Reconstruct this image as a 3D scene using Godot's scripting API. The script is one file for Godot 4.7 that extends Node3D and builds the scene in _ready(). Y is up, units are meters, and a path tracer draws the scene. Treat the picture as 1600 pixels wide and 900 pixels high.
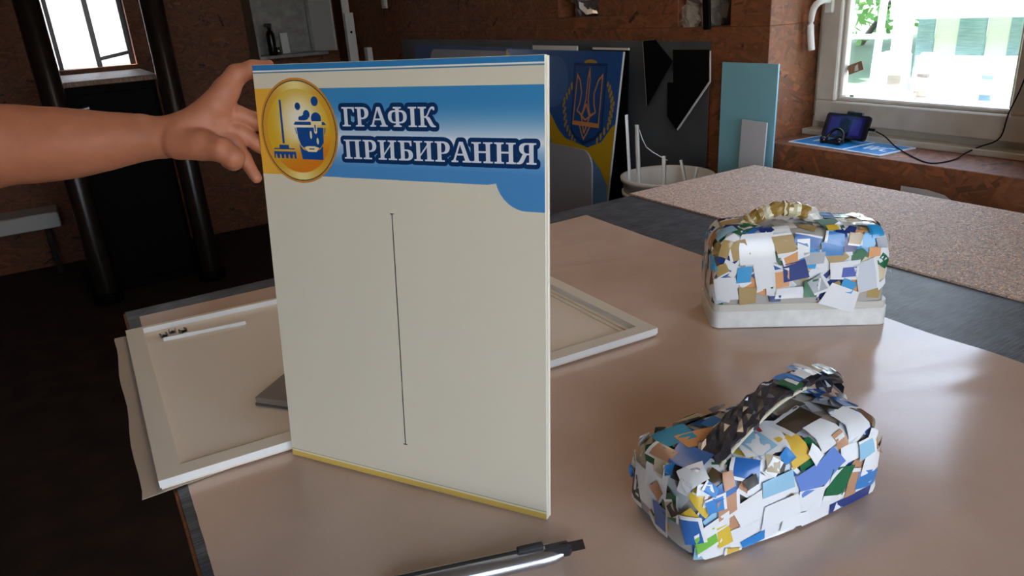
extends Node3D
# Sign workshop: a cleaning-schedule board held up on a work table, two scrap-covered weights, window and leaning panels behind.

const TABLE := 0.9
var rng := RandomNumberGenerator.new()
var used := {}
var mats := {}

# ---------------------------------------------------------------- helpers
func numbered(called: String) -> String:
	var n: int = used.get(called, 0)
	used[called] = n + 1
	return called if n == 0 else "%s_%03d" % [called, n]

func thing(called: String, label: String, category: String, at := Vector3.ZERO, group := "") -> Node3D:
	var o := Node3D.new()
	o.name = numbered(called)
	add_child(o)
	o.position = at
	o.set_meta("label", label)
	o.set_meta("category", category)
	if group != "": o.set_meta("group", group)
	return o

func setting(called: String, at := Vector3.ZERO) -> Node3D:
	var o := Node3D.new()
	o.name = called
	add_child(o)
	o.position = at
	o.set_meta("kind", "structure")
	return o

func part(parent: Node, called: String, mesh: Mesh, m: Material, at := Vector3.ZERO, basis := Basis.IDENTITY) -> MeshInstance3D:
	var o := MeshInstance3D.new()
	o.name = called
	o.mesh = mesh
	o.material_override = m
	o.transform = Transform3D(basis, at)
	parent.add_child(o, true)
	return o

func mat(c: Color, rough := 0.6, metal := 0.0, spec := 0.5) -> StandardMaterial3D:
	var m := StandardMaterial3D.new()
	m.albedo_color = c
	m.roughness = rough
	m.metallic = metal
	m.metallic_specular = spec
	m.cull_mode = BaseMaterial3D.CULL_DISABLED
	return m

func rgb(r: float, g: float, b: float) -> Color:
	return Color(r / 255.0, g / 255.0, b / 255.0)

func textured(img: Image, rough := 0.6, scale := 1.0, world := true) -> StandardMaterial3D:
	var m := mat(Color.WHITE, rough)
	img.generate_mipmaps()
	m.albedo_texture = ImageTexture.create_from_image(img)
	if world:
		m.uv1_triplanar = true
		m.uv1_world_triplanar = true
		m.uv1_scale = Vector3.ONE * scale
	return m

# chamfered box centred on the origin
func cbox(s: Vector3, b := 0.002) -> ArrayMesh:
	b = minf(b, minf(s.x, minf(s.y, s.z)) * 0.45)
	var h := s * 0.5
	var st := SurfaceTool.new()
	st.begin(Mesh.PRIMITIVE_TRIANGLES)
	st.set_smooth_group(-1)
	var faces := []
	for ax in 3:
		var u := (ax + 1) % 3
		var v := (ax + 2) % 3
		for sg in [-1.0, 1.0]:
			var q := []
			for k in [[-1, -1], [1, -1], [1, 1], [-1, 1]]:
				var p := Vector3.ZERO
				p[ax] = sg * h[ax]
				p[u] = k[0] * (h[u] - b)
				p[v] = k[1] * (h[v] - b)
				q.append(p)
			faces.append(q)
		for su in [-1.0, 1.0]:
			for sv in [-1.0, 1.0]:
				var q := []
				for k in [[0, -1], [0, 1], [1, 1], [1, -1]]:
					var p := Vector3.ZERO
					p[ax] = k[1] * (h[ax] - b)
					p[u] = su * (h[u] if k[0] == 0 else h[u] - b)
					p[v] = sv * (h[v] - b if k[0] == 0 else h[v])
					q.append(p)
				faces.append(q)
	for sx in [-1.0, 1.0]:
		for sy in [-1.0, 1.0]:
			for sz in [-1.0, 1.0]:
				faces.append([Vector3(sx * h.x, sy * (h.y - b), sz * (h.z - b)), Vector3(sx * (h.x - b), sy * h.y, sz * (h.z - b)), Vector3(sx * (h.x - b), sy * (h.y - b), sz * h.z)])
	for q in faces:
		var c := Vector3.ZERO
		for p in q: c += p
		var flip: bool = (q[1] - q[0]).cross(q[2] - q[0]).dot(c) > 0
		var r: Array = q.duplicate()
		if flip: r.reverse()
		for k in range(1, r.size() - 1):
			for p in [r[0], r[k], r[k + 1]]:
				st.add_vertex(p)
	st.generate_normals()
	return st.commit()

func bar(parent: Node, called: String, a: Vector3, b: Vector3, m: Material, bev := 0.002) -> MeshInstance3D:
	# box between two corners
	return part(parent, called, cbox((b - a).abs(), bev), m, (a + b) * 0.5)

# polygon in the xy plane extruded along -z by t, front at z = 0; uv 0..1 over its bounds on the front
func plate(poly: PackedVector2Array, t: float, bev := 0.0) -> ArrayMesh:
	var pts := poly
	if Geometry2D.is_polygon_clockwise(pts): pts.reverse()
	var r := Rect2(pts[0], Vector2.ZERO)
	for p in pts: r = r.expand(p)
	var st := SurfaceTool.new()
	st.begin(Mesh.PRIMITIVE_TRIANGLES)
	st.set_smooth_group(-1)
	var tri := Geometry2D.triangulate_polygon(pts)
	for i in range(0, tri.size(), 3):
		var a := pts[tri[i]]
		var b := pts[tri[i + 1]]
		var c := pts[tri[i + 2]]
		var ccw := (b - a).cross(c - a) > 0
		var order := [a, c, b] if ccw else [a, b, c]
		for p in order:
			st.set_uv(Vector2((p.x - r.position.x) / r.size.x, 1.0 - (p.y - r.position.y) / r.size.y))
			st.add_vertex(Vector3(p.x, p.y, 0))
		order.reverse()
		for p in order:
			st.set_uv(Vector2(0.01, 0.01))
			st.add_vertex(Vector3(p.x, p.y, -t))
	for i in pts.size():
		var a := pts[i]
		var b := pts[(i + 1) % pts.size()]
		var q := [Vector3(a.x, a.y, 0), Vector3(a.x, a.y, -t), Vector3(b.x, b.y, -t), Vector3(b.x, b.y, 0)]
		for k in [0, 1, 2, 0, 2, 3]:
			st.set_uv(Vector2(0.01, 0.01))
			st.add_vertex(q[k])
	st.generate_normals()
	return st.commit()

func rect_poly(w: float, h: float, r := 0.0, top_only := false) -> PackedVector2Array:
	if r <= 0.0: return PackedVector2Array([Vector2(0, 0), Vector2(w, 0), Vector2(w, h), Vector2(0, h)])
	var out := PackedVector2Array()
	var cs := [[Vector2(w - r, r), -90], [Vector2(w - r, h - r), 0], [Vector2(r, h - r), 90], [Vector2(r, r), 180]]
	for c in cs:
		if top_only and (c[1] == -90 or c[1] == 180):
			out.append(Vector2(w, 0) if c[1] == -90 else Vector2(0, 0))
			continue
		for k in 7:
			var a := deg_to_rad(c[1] + 15.0 * k)
			out.append(c[0] + Vector2(cos(a), sin(a)) * r)
	return out

func tube(pts: Array, radii, seg := 10, flat := 1.0, up := Vector3.UP) -> ArrayMesh:
	var st := SurfaceTool.new()
	st.begin(Mesh.PRIMITIVE_TRIANGLES)
	st.set_smooth_group(0)
	var n := pts.size()
	var rings := []
	for i in n:
		var d: Vector3 = (pts[mini(i + 1, n - 1)] - pts[maxi(i - 1, 0)]).normalized()
		var s := d.cross(up)
		if s.length() < 0.05: s = d.cross(Vector3(0.3, 0.1, 1))
		s = s.normalized()
		var w := s.cross(d).normalized()
		var r: float = radii[i] if radii is Array else radii
		var ring := []
		for k in seg:
			var a := TAU * k / seg
			ring.append(pts[i] + s * cos(a) * r + w * sin(a) * r * flat)
		rings.append(ring)
	for i in n - 1:
		for k in seg:
			var a: Vector3 = rings[i][k]
			var b: Vector3 = rings[i][(k + 1) % seg]
			var c: Vector3 = rings[i + 1][(k + 1) % seg]
			var d: Vector3 = rings[i + 1][k]
			for p in [a, c, b, a, d, c]: st.add_vertex(p)
	for e in [0, n - 1]:
		var mid: Vector3 = pts[e]
		for k in seg:
			var t := [mid, rings[e][k], rings[e][(k + 1) % seg]]
			if e != 0: t.reverse()
			st.set_smooth_group(-1)
			for p in t: st.add_vertex(p)
	st.generate_normals()
	return st.commit()

func spline(pts: Array, n: int) -> Array:
	var c := Curve3D.new()
	for i in pts.size():
		var t: Vector3 = (pts[mini(i + 1, pts.size() - 1)] - pts[maxi(i - 1, 0)]) / 6.0
		c.add_point(pts[i], -t, t)
	c.bake_interval = 0.004
	var out := []
	var l := c.get_baked_length()
	for i in n: out.append(c.sample_baked(l * i / (n - 1.0), true))
	return out

func lathe(prof: Array, seg := 28, squash := 1.0) -> ArrayMesh:
	var st := SurfaceTool.new()
	st.begin(Mesh.PRIMITIVE_TRIANGLES)
	st.set_smooth_group(0)
	for i in prof.size() - 1:
		for k in seg:
			var q := []
			for e in [[i, k], [i + 1, k], [i + 1, k + 1], [i, k + 1]]:
				var a: float = TAU * e[1] / seg
				var p: Vector2 = prof[e[0]]
				q.append(Vector3(cos(a) * p.x, p.y, sin(a) * p.x * squash))
			for j in [0, 1, 2, 0, 2, 3]: st.add_vertex(q[j])
	st.generate_normals()
	return st.commit()

# ---------------------------------------------------------------- painting flat print into images
func fill_poly(img: Image, loops: Array, c, per_row := false) -> void:
	# even-odd scanline fill; c is a Color, or a Callable(x, y) -> Color (per pixel, or once per row)
	var y0 := 1e9
	var y1 := -1e9
	for l in loops:
		for p in l:
			y0 = minf(y0, p.y)
			y1 = maxf(y1, p.y)
	var H := img.get_height()
	var W := img.get_width()
	for y in range(maxi(0, int(y0)), mini(H - 1, int(y1) + 1) + 1):
		var yc := y + 0.5
		var xs := []
		for l in loops:
			var n: int = l.size()
			for i in n:
				var a: Vector2 = l[i]
				var b: Vector2 = l[(i + 1) % n]
				if (a.y <= yc) != (b.y <= yc):
					xs.append(a.x + (yc - a.y) / (b.y - a.y) * (b.x - a.x))
		xs.sort()
		for i in range(0, xs.size() - 1, 2):
			var xa := clampi(roundi(xs[i]), 0, W)
			var xb := clampi(roundi(xs[i + 1]), 0, W)
			if xb <= xa: continue
			if c is Color:
				img.fill_rect(Rect2i(xa, y, xb - xa, 1), c)
			elif per_row:
				img.fill_rect(Rect2i(xa, y, xb - xa, 1), c.call(0, y))
			else:
				for x in range(xa, xb): img.set_pixel(x, y, c.call(x, y))

func ellipse(c: Vector2, rx: float, ry: float, n := 64) -> PackedVector2Array:
	var out := PackedVector2Array()
	for k in n: out.append(c + Vector2(cos(TAU * k / n) * rx, sin(TAU * k / n) * ry))
	return out

# outlines of a line of lettering, fitted into a box: left, baseline, width, capital height
func lettering(text: String, font: Font, left: float, base: float, width: float, cap: float) -> Array:
	var ts = TextServerManager.get_primary_interface()
	var rid: RID = font.get_rids()[0]
	var x := 0.0
	var loops := []
	for ch in text:
		var gi: int = ts.font_get_glyph_index(rid, 128, ch.unicode_at(0), 0)
		var g: Dictionary = ts.font_get_glyph_contours(rid, 128, gi)
		var start := 0
		for e in g.get("contours", []):
			var raw := []
			for k in range(start, e + 1): raw.append(g.points[k])
			start = e + 1
			var full := []
			var n := raw.size()
			for k in n:          # put in the on-curve points between two control points
				full.append(raw[k])
				if raw[k].z == 0 and raw[(k + 1) % n].z == 0:
					var mid: Vector3 = (raw[k] + raw[(k + 1) % n]) * 0.5
					mid.z = 1
					full.append(mid)
			var out := PackedVector2Array()
			n = full.size()
			for k in n:
				var p: Vector3 = full[k]
				if p.z == 1: out.append(Vector2(x + p.x, p.y))
				else:
					var a: Vector3 = full[(k + n - 1) % n]
					var b: Vector3 = full[(k + 1) % n]
					for s in [0.25, 0.5, 0.75]:
						var q := a.lerp(p, s).lerp(p.lerp(b, s), s)
						out.append(Vector2(x + q.x, q.y))
			loops.append(out)
		x += ts.font_get_glyph_advance(rid, 128, gi).x
	var box := Rect2(loops[0][0], Vector2.ZERO)
	for l in loops:
		for p in l: box = box.expand(p)
	var capu := 92.0
	for l in loops:
		for i in l.size():
			l[i] = Vector2(left + (l[i].x - box.position.x) / box.size.x * width, base + l[i].y / capu * cap)
	return loops

func grown(loops: Array, d: float) -> Array:
	var out := []
	for l in loops:
		for o in Geometry2D.offset_polygon(l, d, Geometry2D.JOIN_ROUND): out.append(o)
	return out

# ---------------------------------------------------------------- surface images
func osb_image(n: int, base: Color, spread: float, sd: int, lmin := 40.0, lmax := 130.0, wmin := 5.0, wmax := 22.0, count := 3600) -> Image:
	var r := RandomNumberGenerator.new()
	r.seed = sd
	var img := Image.create(n, n, false, Image.FORMAT_RGB8)
	img.fill(base)
	for i in count:
		var c := Vector2(r.randf() * n, r.randf() * n)
		var a := r.randfn(0.0, 0.75)
		var u := Vector2(cos(a), sin(a)) * r.randf_range(lmin, lmax) * 0.5
		var v := Vector2(-sin(a), cos(a)) * r.randf_range(wmin, wmax) * 0.5
		var k := r.randfn(0.0, spread)
		var warm := r.randfn(0.0, spread * 0.35)
		var col := Color(clampf(base.r * (1 + k + warm), 0, 1), clampf(base.g * (1 + k), 0, 1), clampf(base.b * (1 + k - warm), 0, 1))
		if r.randf() < 0.006: col = base * 0.5
		var q := PackedVector2Array([c - u * r.randf_range(0.8, 1.0) - v, c - u + v * r.randf_range(0.2, 1.0), c + u * r.randf_range(0.75, 1) + v, c + u - v * r.randf_range(0.2, 1.0)])
		for ox in [-n, 0, n]:
			for oy in [-n, 0, n]:
				var o := Vector2(ox, oy)
				var mn := c + o
				if mn.x < -lmax or mn.y < -lmax or mn.x > n + lmax or mn.y > n + lmax: continue
				var qq := PackedVector2Array()
				for p in q: qq.append(p + o)
				fill_poly(img, [qq], col)
	return img

func streak_image(n: int, base: Color, light: Color, sd: int, fx: float, fy: float, gain: float, scratches: int) -> Image:
	var f := FastNoiseLite.new()
	f.seed = sd
	f.frequency = 1.0
	f.fractal_octaves = 3
	var img := Image.create(n, n, false, Image.FORMAT_RGB8)
	for y in n:
		for x in n:
			var v := f.get_noise_2d(x * fx, y * fy) * gain + f.get_noise_2d(x * 0.011 + 50, y * 0.011) * gain * 0.5
			img.set_pixel(x, y, base.lerp(light, clampf(0.4 + v, 0, 1)))
	var r := RandomNumberGenerator.new()
	r.seed = sd
	for i in scratches:
		var c := Vector2(r.randf() * n, r.randf() * n)
		var a := r.randfn(0.0, 0.16)
		var l := r.randf_range(12, 120)
		var u := Vector2(cos(a), sin(a))
		var k := r.randf_range(0.15, 0.6)
		for s in int(l):
			var p := c + u * s
			var ix := posmod(int(p.x), n)
			var iy := posmod(int(p.y), n)
			img.set_pixel(ix, iy, img.get_pixel(ix, iy).lerp(light, k))
	return img

func mottle_image(n: int, a: Color, b: Color, sd: int, freq: float, grain: float) -> Image:
	var f := FastNoiseLite.new()
	f.seed = sd
	f.frequency = freq
	f.fractal_octaves = 4
	var img: Image = f.get_seamless_image(n, n)
	var out := Image.create(n, n, false, Image.FORMAT_RGB8)
	var r := RandomNumberGenerator.new()
	r.seed = sd
	for y in n:
		for x in n:
			out.set_pixel(x, y, a.lerp(b, clampf(img.get_pixel(x, y).r + r.randfn(0, grain), 0, 1)))
	return out

# ---------------------------------------------------------------- the print on the schedule board, 340 x 458 mm
func board_print() -> Image:
	var k := 4.4
	var W := int(340 * k)
	var H := int(458 * k)
	var cream := rgb(224, 216, 194)
	var img := Image.create(W, H, false, Image.FORMAT_RGB8)
	img.fill(cream)
	var blue := rgb(52, 128, 184)
	var navy := rgb(14, 52, 98)
	var mm := func(a: float) -> int: return int(a * k)
	img.fill_rect(Rect2i(0, 0, W, mm.call(5.6)), blue)
	img.fill_rect(Rect2i(0, mm.call(5.6), W, mm.call(1.6)), rgb(238, 238, 230))
	img.fill_rect(Rect2i(0, mm.call(7.2), W, mm.call(1.5)), rgb(84, 130, 158))
	# yellow field on the left, blue banner with a pale middle on the right
	var sun := rgb(232, 178, 62)
	for y in range(mm.call(24), mm.call(114.5)):
		img.fill_rect(Rect2i(0, y, mm.call(60), 1), sun)
	var banner := func(_x: int, y: int) -> Color:
		var v := y / k
		if v < 77.0:
			return rgb(62, 140, 194).lerp(rgb(226, 230, 238), pow(clampf((v - 36.0) / 38.0, 0, 1), 1.7))
		return rgb(226, 230, 238).lerp(rgb(78, 144, 202), pow(clampf((v - 77.0) / 27.0, 0, 1), 0.65))
	var bp := PackedVector2Array([Vector2(56, 24.5), Vector2(340, 24.5), Vector2(340, 138.5), Vector2(322, 138.5)])
	for i in 9:
		var a := PI * 0.5 + (PI * 0.42) * i / 8.0
		bp.append(Vector2(322 + cos(a) * 33.0, 105.5 + sin(a) * 33.0))
	bp.append(Vector2(281, 115.2))
	bp.append(Vector2(56, 114.5))
	for i in bp.size(): bp[i] *= k
	fill_poly(img, [bp], banner, true)
	# round emblem
	var c := Vector2(56, 68) * k
	fill_poly(img, [ellipse(c, 52.5 * k, 54.5 * k)], rgb(206, 138, 48))
	var ring := func(x: int, y: int) -> Color:
		var a := atan2(y - c.y, x - c.x)
		return rgb(216, 160, 48).lerp(rgb(246, 226, 148), pow(absf(sin(a * 1.0)), 10.0))
	fill_poly(img, [ellipse(c, 50.2 * k, 52.2 * k)], rgb(52, 58, 74))
	fill_poly(img, [ellipse(c, 49.2 * k, 51.2 * k)], ring)
	var disc := func(x: int, y: int) -> Color:
		var p := Vector2(x - c.x, y - c.y) / (43.0 * k)
		var d := (p - Vector2(0.05, -0.25)).length()
		var o := rgb(250, 240, 214).lerp(rgb(222, 178, 44), smoothstep(0.15, 1.0, d))
		o = o.lerp(rgb(222, 128, 30), smoothstep(0.1, 0.95, p.y + 0.35 * p.x))
		return o
	fill_poly(img, [ellipse(c, 42.6 * k, 43.6 * k)], disc)
	# broom
	var ink := rgb(10, 74, 146)
	var light := rgb(244, 226, 170)
	var P := func(a: Array) -> PackedVector2Array:
		var o := PackedVector2Array()
		for q in a: o.append(Vector2(q[0], q[1]) * k)
		return o
	fill_poly(img, [P.call([[32.6, 35.6], [35.2, 35.6], [35.4, 81], [32.6, 81]])], ink)
	fill_poly(img, [P.call([[27.4, 82.6], [41, 82.6], [41, 86.2], [48.6, 86.2], [48.6, 87.2], [19.6, 87.2], [19.6, 86.2], [27.4, 86.2]])], ink)
	var br := [[19.2, 89.6], [49.8, 89.6], [50.2, 96.8]]
	for i in 5:
		var x := 47.6 - i * 6.0
		br += [[x, 96.8], [x - 1.0, 92.4], [x - 2.4, 92.4], [x - 2.8, 96.8]]
	br.append([19.0, 96.8])
	fill_poly(img, [P.call(br)], ink)
	# bucket, suds, bubbles
	fill_poly(img, [P.call([[53.6, 64.2], [89.6, 64.2], [88.6, 79.6], [84, 84.5], [78, 87], [64, 87], [58, 82.5], [54.6, 74.5]])], ink)
	fill_poly(img, [P.call([[55.6, 81.6], [60.5, 87.0], [64.5, 88.2], [79, 88.2], [84, 86], [87.4, 82.4], [86.4, 97.2], [58.6, 97.2]])], ink)
	fill_poly(img, [P.call([[50.4, 60.9], [52.4, 58.1], [73, 58.1], [75.8, 60.9], [75.8, 61.4], [50.4, 61.4]])], ink)
	fill_poly(img, [P.call([[82.6, 61.4], [82.8, 58.9], [85.5, 58.2], [91.5, 58.6], [93.4, 61.4]])], ink)
	fill_poly(img, [P.call([[75.8, 57.4], [81.4, 57.4], [81.2, 69], [79.4, 70.8], [77.2, 69.4], [76.8, 62]])], light)
	fill_poly(img, [P.call([[77.8, 57.4], [79.8, 57.4], [79.6, 68], [78.2, 68]])], ink)
	for e in [[57.5, 42.4, 3.7, 3.8], [80.6, 37.4, 4.6, 4.8], [68.6, 50.6, 4.4, 4.4], [60.6, 54.6, 3.4, 2.2], [81, 54.8, 6.6, 6.2]]:
		fill_poly(img, [ellipse(Vector2(e[0], e[1]) * k, e[2] * k, e[3] * k)], ink)
	fill_poly(img, [P.call([[57.4, 56.6], [57.6, 54.6], [64, 51], [73, 50.6], [70, 55.6], [66, 56.8]])], ink)
	fill_poly(img, [P.call([[73.6, 57.2], [88, 57.2], [88, 61.4], [73.6, 61.4]])], light)
	fill_poly(img, [P.call([[76.4, 56.4], [86, 56.4], [87.6, 57.6], [75, 57.6]])], ink)
	for e in [[72.4, 71.6, 1.5, 4.2], [80.8, 78.0, 1.5, 3.4]]:
		fill_poly(img, [ellipse(Vector2(e[0], e[1]) * k, e[2] * k, e[3] * k)], light)
	fill_poly(img, [P.call([[62, 84.6], [67, 83.4], [76, 83.4], [82, 84.8], [78, 89.4], [67, 89.4]])], light)
	fill_poly(img, [P.call([[68, 85.6], [76, 85.6], [75, 86.8], [69, 86.8]])], ink)
	fill_poly(img, [P.call([[51.2, 64.4], [52.2, 64.4], [53.8, 70.6], [52.8, 70.6]])], ink)
	fill_poly(img, [P.call([[91.2, 64.4], [92.4, 64.4], [91.0, 70.6], [90.2, 70.6]])], ink)
	# lettering
	var font := SystemFont.new()
	font.font_names = PackedStringArray(["Droid Serif"])
	font.font_weight = 700
	var lines := [lettering("ГРАФІК", font, 115.0 * k, 62.6 * k, 111.5 * k, 19.4 * k), lettering("ПРИБИРАННЯ", font, 114.8 * k, 95.0 * k, 217.0 * k, 19.6 * k)]
	for l in lines:
		for o in l:
			for g in Geometry2D.offset_polygon(o, 4.0 * k, Geometry2D.JOIN_ROUND): fill_poly(img, [g], navy)
	for l in lines: fill_poly(img, l, rgb(222, 226, 232))
	# pen line with end ticks
	var pen := rgb(38, 38, 40)
	fill_poly(img, [P.call([[168.9, 149.6], [170.1, 149.6], [169.8, 408.4], [168.7, 408.4]])], pen)
	fill_poly(img, [P.call([[167.2, 149.2], [171.8, 149.0], [171.8, 150.0], [167.2, 150.3]])], pen)
	fill_poly(img, [P.call([[166.6, 408.0], [171.6, 407.8], [171.6, 408.9], [166.6, 409.2]])], pen)
	# yellow foot line
	img.fill_rect(Rect2i(0, mm.call(448.8), W, mm.call(0.8)), rgb(150, 146, 120))
	img.fill_rect(Rect2i(0, mm.call(449.6), W, mm.call(2.1)), rgb(236, 226, 180))
	img.fill_rect(Rect2i(0, mm.call(451.6), W, H - mm.call(451.6)), rgb(222, 186, 92))
	return img

# the national emblem panel, 800 x 1240 mm drawn at 0.8 px per mm; x is measured back from the right edge
func emblem_print() -> Image:
	var k := 1.1
	var W := int(800 * k)
	var H := int(1240 * k)
	var img := Image.create(W, H, false, Image.FORMAT_RGB8)
	img.fill(rgb(34, 82, 150))
	var P := func(a: Array) -> PackedVector2Array:
		var o := PackedVector2Array()
		for q in a: o.append(Vector2(800 + q[0], q[1]) * k)
		return o
	fill_poly(img, [ellipse(Vector2(800 - 420, 120) * k, 105 * k, 100 * k)], rgb(52, 100, 164))
	fill_poly(img, [P.call([[-800, 0], [-640, 120], [-520, 170], [-475, 196], [-410, 250], [-354, 300], [-300, 330], [-230, 339], [-150, 350], [-70, 320], [-18, 260], [0, 250], [0, 1240], [-800, 1240]])], rgb(196, 160, 34))
	fill_poly(img, [P.call([[-800, 60], [-640, 180], [-500, 240], [-440, 290], [-390, 360], [-360, 460], [-800, 560]])], rgb(96, 142, 188))
	fill_poly(img, [P.call([[-800, 560], [-360, 430], [-200, 380], [-118, 383], [-60, 420], [-9, 470], [0, 520], [0, 1240], [-800, 1240]])], rgb(96, 136, 184))
	# wheat wreath
	var gold := rgb(176, 142, 58)
	for side in [[[-284, 126], [-331, 194], [-304, 280], [-240, 335]], [[-61, 114], [-27, 179], [-36, 255], [-100, 325]]]:
		for i in 22:
			var t := i / 21.0 * 3.0
			var j := mini(int(t), 2)
			var a := Vector2(side[j][0], side[j][1]).lerp(Vector2(side[j + 1][0], side[j + 1][1]), t - j)
			fill_poly(img, [ellipse((a + Vector2(800 + (5 if i % 2 else -5), 0)) * k, 6 * k, 10 * k, 12)], gold)
	fill_poly(img, [ellipse(Vector2(800 - 182, 40) * k, 38 * k, 10 * k)], gold)
	# shield and trident
	fill_poly(img, [P.call([[-285, 44], [-79, 42], [-71, 282], [-110, 318], [-179, 344], [-240, 322], [-269, 299]])], rgb(18, 52, 104))
	fill_poly(img, [P.call([[-275, 54], [-89, 52], [-82, 276], [-118, 308], [-179, 330], [-232, 312], [-260, 292]])], rgb(28, 74, 138))
	var loops := [
		[[-182, 52], [-172, 100], [-172, 175], [-160, 210], [-152, 226], [-128, 216], [-140, 190], [-146, 150], [-126, 100], [-99, 76], [-94, 272], [-146, 272], [-160, 298], [-181, 326], [-203, 298], [-216, 274], [-262, 274], [-260, 80], [-234, 104], [-217, 152], [-222, 192], [-234, 218], [-210, 228], [-202, 212], [-192, 176], [-192, 100]],
		[[-244, 108], [-246, 228], [-232, 200], [-228, 150]],
		[[-116, 104], [-110, 226], [-128, 180], [-134, 150]],
		[[-248, 246], [-246, 260], [-210, 260], [-204, 244]],
		[[-108, 244], [-108, 258], [-152, 258], [-158, 242]],
		[[-182, 190], [-194, 232], [-182, 244], [-170, 232]],
		[[-190, 256], [-188, 290], [-182, 300], [-176, 290], [-174, 256]]]
	var pl := []
	for l in loops: pl.append(P.call(l))
	fill_poly(img, pl, rgb(206, 142, 82))
	for l in Geometry2D.offset_polygon(pl[0], -6.6 * k): fill_poly(img, [l], rgb(28, 74, 138))
	fill_poly(img, [P.call([[-262, 258], [-94, 256], [-94, 272], [-262, 274]])], rgb(206, 142, 82))
	for q in [[-182, 190, -160, 232], [-182, 190, -204, 232], [-230, 222, -182, 250], [-132, 222, -182, 250], [-210, 232, -182, 300], [-154, 232, -182, 300]]:
		var a := Vector2(800 + q[0], q[1]) * k
		var b := Vector2(800 + q[2], q[3]) * k
		var o := (b - a).orthogonal().normalized() * 3.6 * k
		fill_poly(img, [PackedVector2Array([a - o, b - o, b + o, a + o])], rgb(206, 142, 82))
	return img

# ---------------------------------------------------------------- flesh: tapered bones joined smoothly, meshed as surface nets
func field(p: Vector3, bones: Array, blend: float) -> float:
	var acc := 0.0
	var best := 1e9
	for b in bones:
		var a: Vector3 = b[0]
		var ab: Vector3 = b[1]
		var t := clampf((p - a).dot(ab) * b[5], 0, 1)
		var q := p - a - ab * t
		if b[4] != 1.0: q.x *= b[4]
		var d: float = q.length() - lerpf(b[2], b[3], t)
		if d < best: best = d
		if d < blend * 4.0: acc += exp(-d / blend)
	return -blend * log(acc) if acc > 0.0 else best

func bone(a: Vector3, b: Vector3, ra: float, rb: float, flat := 1.0) -> Array:
	return [a, b - a, ra, rb, flat, 1.0 / maxf((b - a).length_squared(), 1e-9)]

func chain(out: Array, pts: Array, flat := 1.0) -> void:
	for i in pts.size() - 1:
		out.append(bone(Vector3(pts[i][0], pts[i][1], pts[i][2]), Vector3(pts[i + 1][0], pts[i + 1][1], pts[i + 1][2]), pts[i][3], pts[i + 1][3], flat))

func nets(st: SurfaceTool, bones: Array, cell: float, blend: float, lo: Vector3, hi: Vector3, base := 0) -> int:
	# field values on a grid, only near the bones
	var n := Vector3i(((hi - lo) / cell).ceil()) + Vector3i.ONE
	var vals := PackedFloat32Array()
	vals.resize(n.x * n.y * n.z)
	vals.fill(1.0)
	var near := {}
	var reach := cell * 2.2 + blend * 1.5
	for bi in bones.size():
		var b: Array = bones[bi]
		var e: Vector3 = b[0] + b[1]
		var r := maxf(b[2], b[3]) / minf(b[4], 1.0) + reach
		var mn: Vector3 = (b[0] as Vector3).min(e) - Vector3.ONE * r
		var mx: Vector3 = (b[0] as Vector3).max(e) + Vector3.ONE * r
		var i0 := Vector3i(((mn - lo) / cell).floor()).clamp(Vector3i.ZERO, n - Vector3i.ONE)
		var i1 := Vector3i(((mx - lo) / cell).ceil()).clamp(Vector3i.ZERO, n - Vector3i.ONE)
		for z in range(i0.z, i1.z + 1):
			for y in range(i0.y, i1.y + 1):
				for x in range(i0.x, i1.x + 1):
					var id := x + n.x * (y + n.y * z)
					if vals[id] == 1.0:
						vals[id] = field(lo + Vector3(x, y, z) * cell, bones, blend)
	var verts := {}
	var count := base
	var offs := [0, 1, n.x, n.x + 1, n.x * n.y, n.x * n.y + 1, n.x * n.y + n.x, n.x * n.y + n.x + 1]
	var edges := [[0, 1], [2, 3], [4, 5], [6, 7], [0, 2], [1, 3], [4, 6], [5, 7], [0, 4], [1, 5], [2, 6], [3, 7]]
	for z in n.z - 1:
		for y in n.y - 1:
			for x in n.x - 1:
				var id := x + n.x * (y + n.y * z)
				var s := 0
				for k in 8:
					if vals[id + offs[k]] < 0.0: s += 1
				if s == 0 or s == 8: continue
				var sum := Vector3.ZERO
				var m := 0
				for e in edges:
					var a: float = vals[id + offs[e[0]]]
					var b: float = vals[id + offs[e[1]]]
					if (a < 0.0) == (b < 0.0): continue
					var t := a / (a - b)
					var pa := Vector3(e[0] & 1, (e[0] >> 1) & 1, e[0] >> 2)
					var pb := Vector3(e[1] & 1, (e[1] >> 1) & 1, e[1] >> 2)
					sum += pa.lerp(pb, t)
					m += 1
				var p := lo + (Vector3(x, y, z) + sum / m) * cell
				verts[id] = count
				count += 1
				var h := cell * 0.4
				var g := Vector3(field(p + Vector3(h, 0, 0), bones, blend) - field(p - Vector3(h, 0, 0), bones, blend), field(p + Vector3(0, h, 0), bones, blend) - field(p - Vector3(0, h, 0), bones, blend), field(p + Vector3(0, 0, h), bones, blend) - field(p - Vector3(0, 0, h), bones, blend))
				st.set_normal(g.normalized())
				st.add_vertex(p)
	var strides := [1, n.x, n.x * n.y]
	for id in verts:
		for ax in 3:
			var sa: int = strides[(ax + 1) % 3]
			var sb: int = strides[(ax + 2) % 3]
			var a: bool = vals[id] < 0.0
			var b: bool = vals[id + strides[ax]] < 0.0
			if a == b: continue
			if not (verts.has(id - sa) and verts.has(id - sb) and verts.has(id - sa - sb)): continue
			var q := [verts[id], verts[id - sa], verts[id - sa - sb], verts[id - sb]]
			if a: q.reverse()
			for k in [0, 1, 2, 0, 2, 3]: st.add_index(q[k])
	return count

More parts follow.
